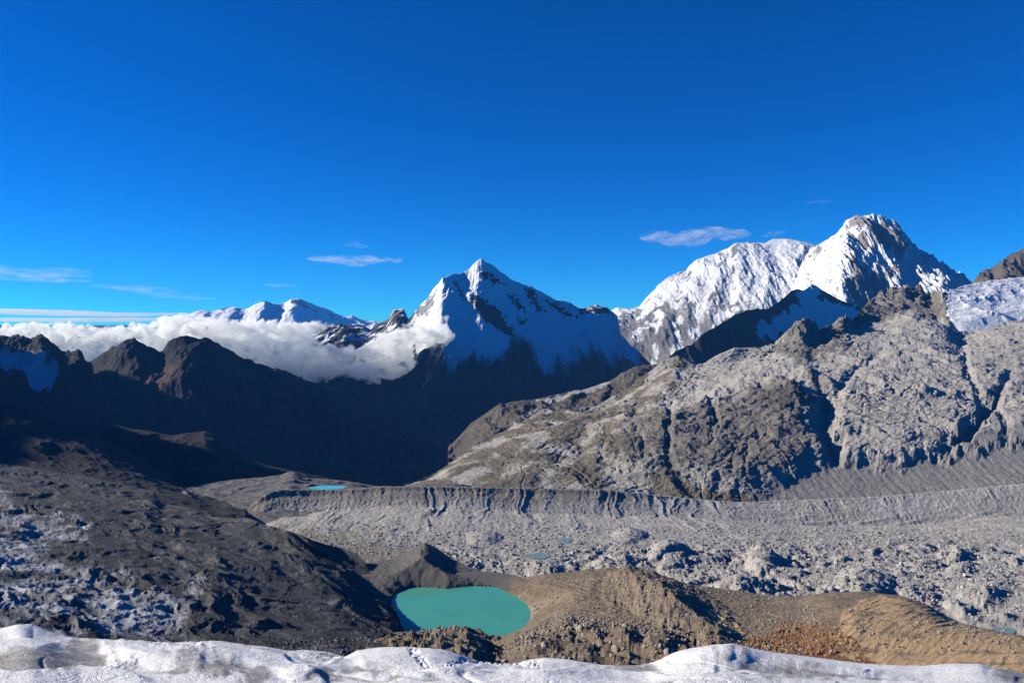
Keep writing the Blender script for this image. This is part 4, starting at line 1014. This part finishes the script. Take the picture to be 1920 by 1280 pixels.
m_cloud = cloud_material('cumulus', .028, 130, (1, 1, 1.4), .43, .62, .25)
right_poly = [(370, 600), (420, 596), (492, 604), (547, 603), (600, 603), (636, 603), (610, 616), (585, 636), (620, 648), (669, 652), (699, 637), (717, 626), (764, 614), (793, 606), (823, 606), (845, 619), (860, 638), (820, 646), (772, 652), (779, 673), (775, 694), (742, 708), (699, 715), (651, 706), (586, 718), (547, 698), (500, 690), (440, 672), (400, 655), (360, 640), (330, 620)]
left_poly = [(-260, 612), (-100, 606), (0, 612), (36, 608), (55, 604), (77, 603), (98, 612), (109, 606), (131, 604), (157, 610), (204, 611), (237, 611), (248, 604), (277, 607), (299, 597), (328, 590), (350, 588), (368, 593), (420, 596), (440, 640), (400, 660), (330, 660), (240, 665), (190, 690), (150, 692), (120, 668), (60, 650), (0, 650), (-260, 660)]
B1 = fill(right_poly, 900, lambda x: 6600 + (x - 600) * .8, 15, 1)
B2 = fill(left_poly, 800, lambda x: 7200 - (x - 200) * 1.5, 14, 2)
hull('cloud_bank', B1 + B2, 14, m_cloud, 34, 95, 'long white cumulus bank lying in the valley between the dark ridge and pyramid peak', 'cloud', 'stuff')

# distant layer clouds along the horizon
def streak(px, py, d, wpx, hpx, dens, label, tilt=0.0, scale=1.0, lo=.35, hi=.7, seed=1, parts=5, dep=.25):
    r_ = np.random.default_rng(seed)
    balls = []
    for i in range(parts):
        t = (i + .5) / parts - .5
        x = px + t * wpx * .8; y = py + tilt * t * wpx + r_.uniform(-.25, .25) * hpx
        k = d / F
        taper = 1 - abs(t) * 1.1
        balls.append((*unproj(x, y, d), wpx * k * .2 * r_.uniform(.8, 1.2), wpx * k * dep, max(hpx * k * .5 * taper * r_.uniform(.7, 1.1), hpx * k * .12)))
    mat = cloud_material('thin_cloud', dens * .42, wpx * d / F * .13 * scale, (1, .5, 4.5), lo + .04, hi + .08)
    return hull('cloud', balls, max(hpx * d / F * .09, 10), mat, hpx * d / F * .06, hpx * d / F * .5, label, 'cloud', group='thin clouds in the blue sky')

streak(1300, 446, 22000, 205, 34, .0035, 'largest lens shaped streak cloud to the left of the broad snow massif', -.06, seed=3)
streak(1452, 438, 22000, 44, 9, .004, 'short thin cloud wisp just above the snow massif top', -.12, seed=4)
streak(1534, 378, 22000, 50, 8, .0015, 'faint wisp high over the blunt rocky peak', -.08, seed=5)
streak(662, 489, 24000, 175, 20, .0028, 'long bright streak cloud left of the pyramid peak', .05, seed=6)
streak(668, 461, 24000, 48, 14, .0018, 'small faint cloud puff above the long bright streak', .15, seed=7)
streak(528, 535, 26000, 66, 9, .0022, 'small flat cloud over the far twin topped massif', .03, seed=8)
streak(30, 508, 30000, 260, 34, .0008, 'wide pale veil cloud over the far side of the cloud bank', .12, seed=9)
streak(90, 524, 30000, 150, 10, .0016, 'narrow bright streak along the lower edge of the pale veil', .02, seed=10)
streak(290, 549, 32000, 230, 16, .0007, 'long faint sloping wisp leading to the far massif', .1, seed=11)
streak(110, 586, 60000, 560, 10, .0012, 'flat cream layer cloud lying along the horizon', .02, seed=12, lo=.3, hi=.6)
streak(60, 599, 70000, 640, 7, .0012, 'flat grey layer cloud under the cream band at the horizon', .0, seed=13, lo=.3, hi=.6)

# ------------------------------------------------------------------ thin mountain air
hz_ = N('air')
hv = hz_.n('VolumePrincipled', {'Color': (.09, .38, 1.0, 1), 'Density': 1.2e-5, 'Anisotropy': 0.0})
hz_.t.links.new(hv.outputs[0], hz_.out.inputs['Volume'])
x0, x1, y0, y1, z0, z1 = -16000, 16000, -800, 34000, -1651, 1500
hb = [(x, y, z) for z in (z0, z1) for y in (y0, y1) for x in (x0, x1)]
mesh_object('haze', hb, [(0, 2, 3, 1), (4, 5, 7, 6), (0, 1, 5, 4), (2, 6, 7, 3), (0, 4, 6, 2), (1, 3, 7, 5)], hz_.m, None, 'thin blue air of the high valley', None, 'stuff', smooth=False)
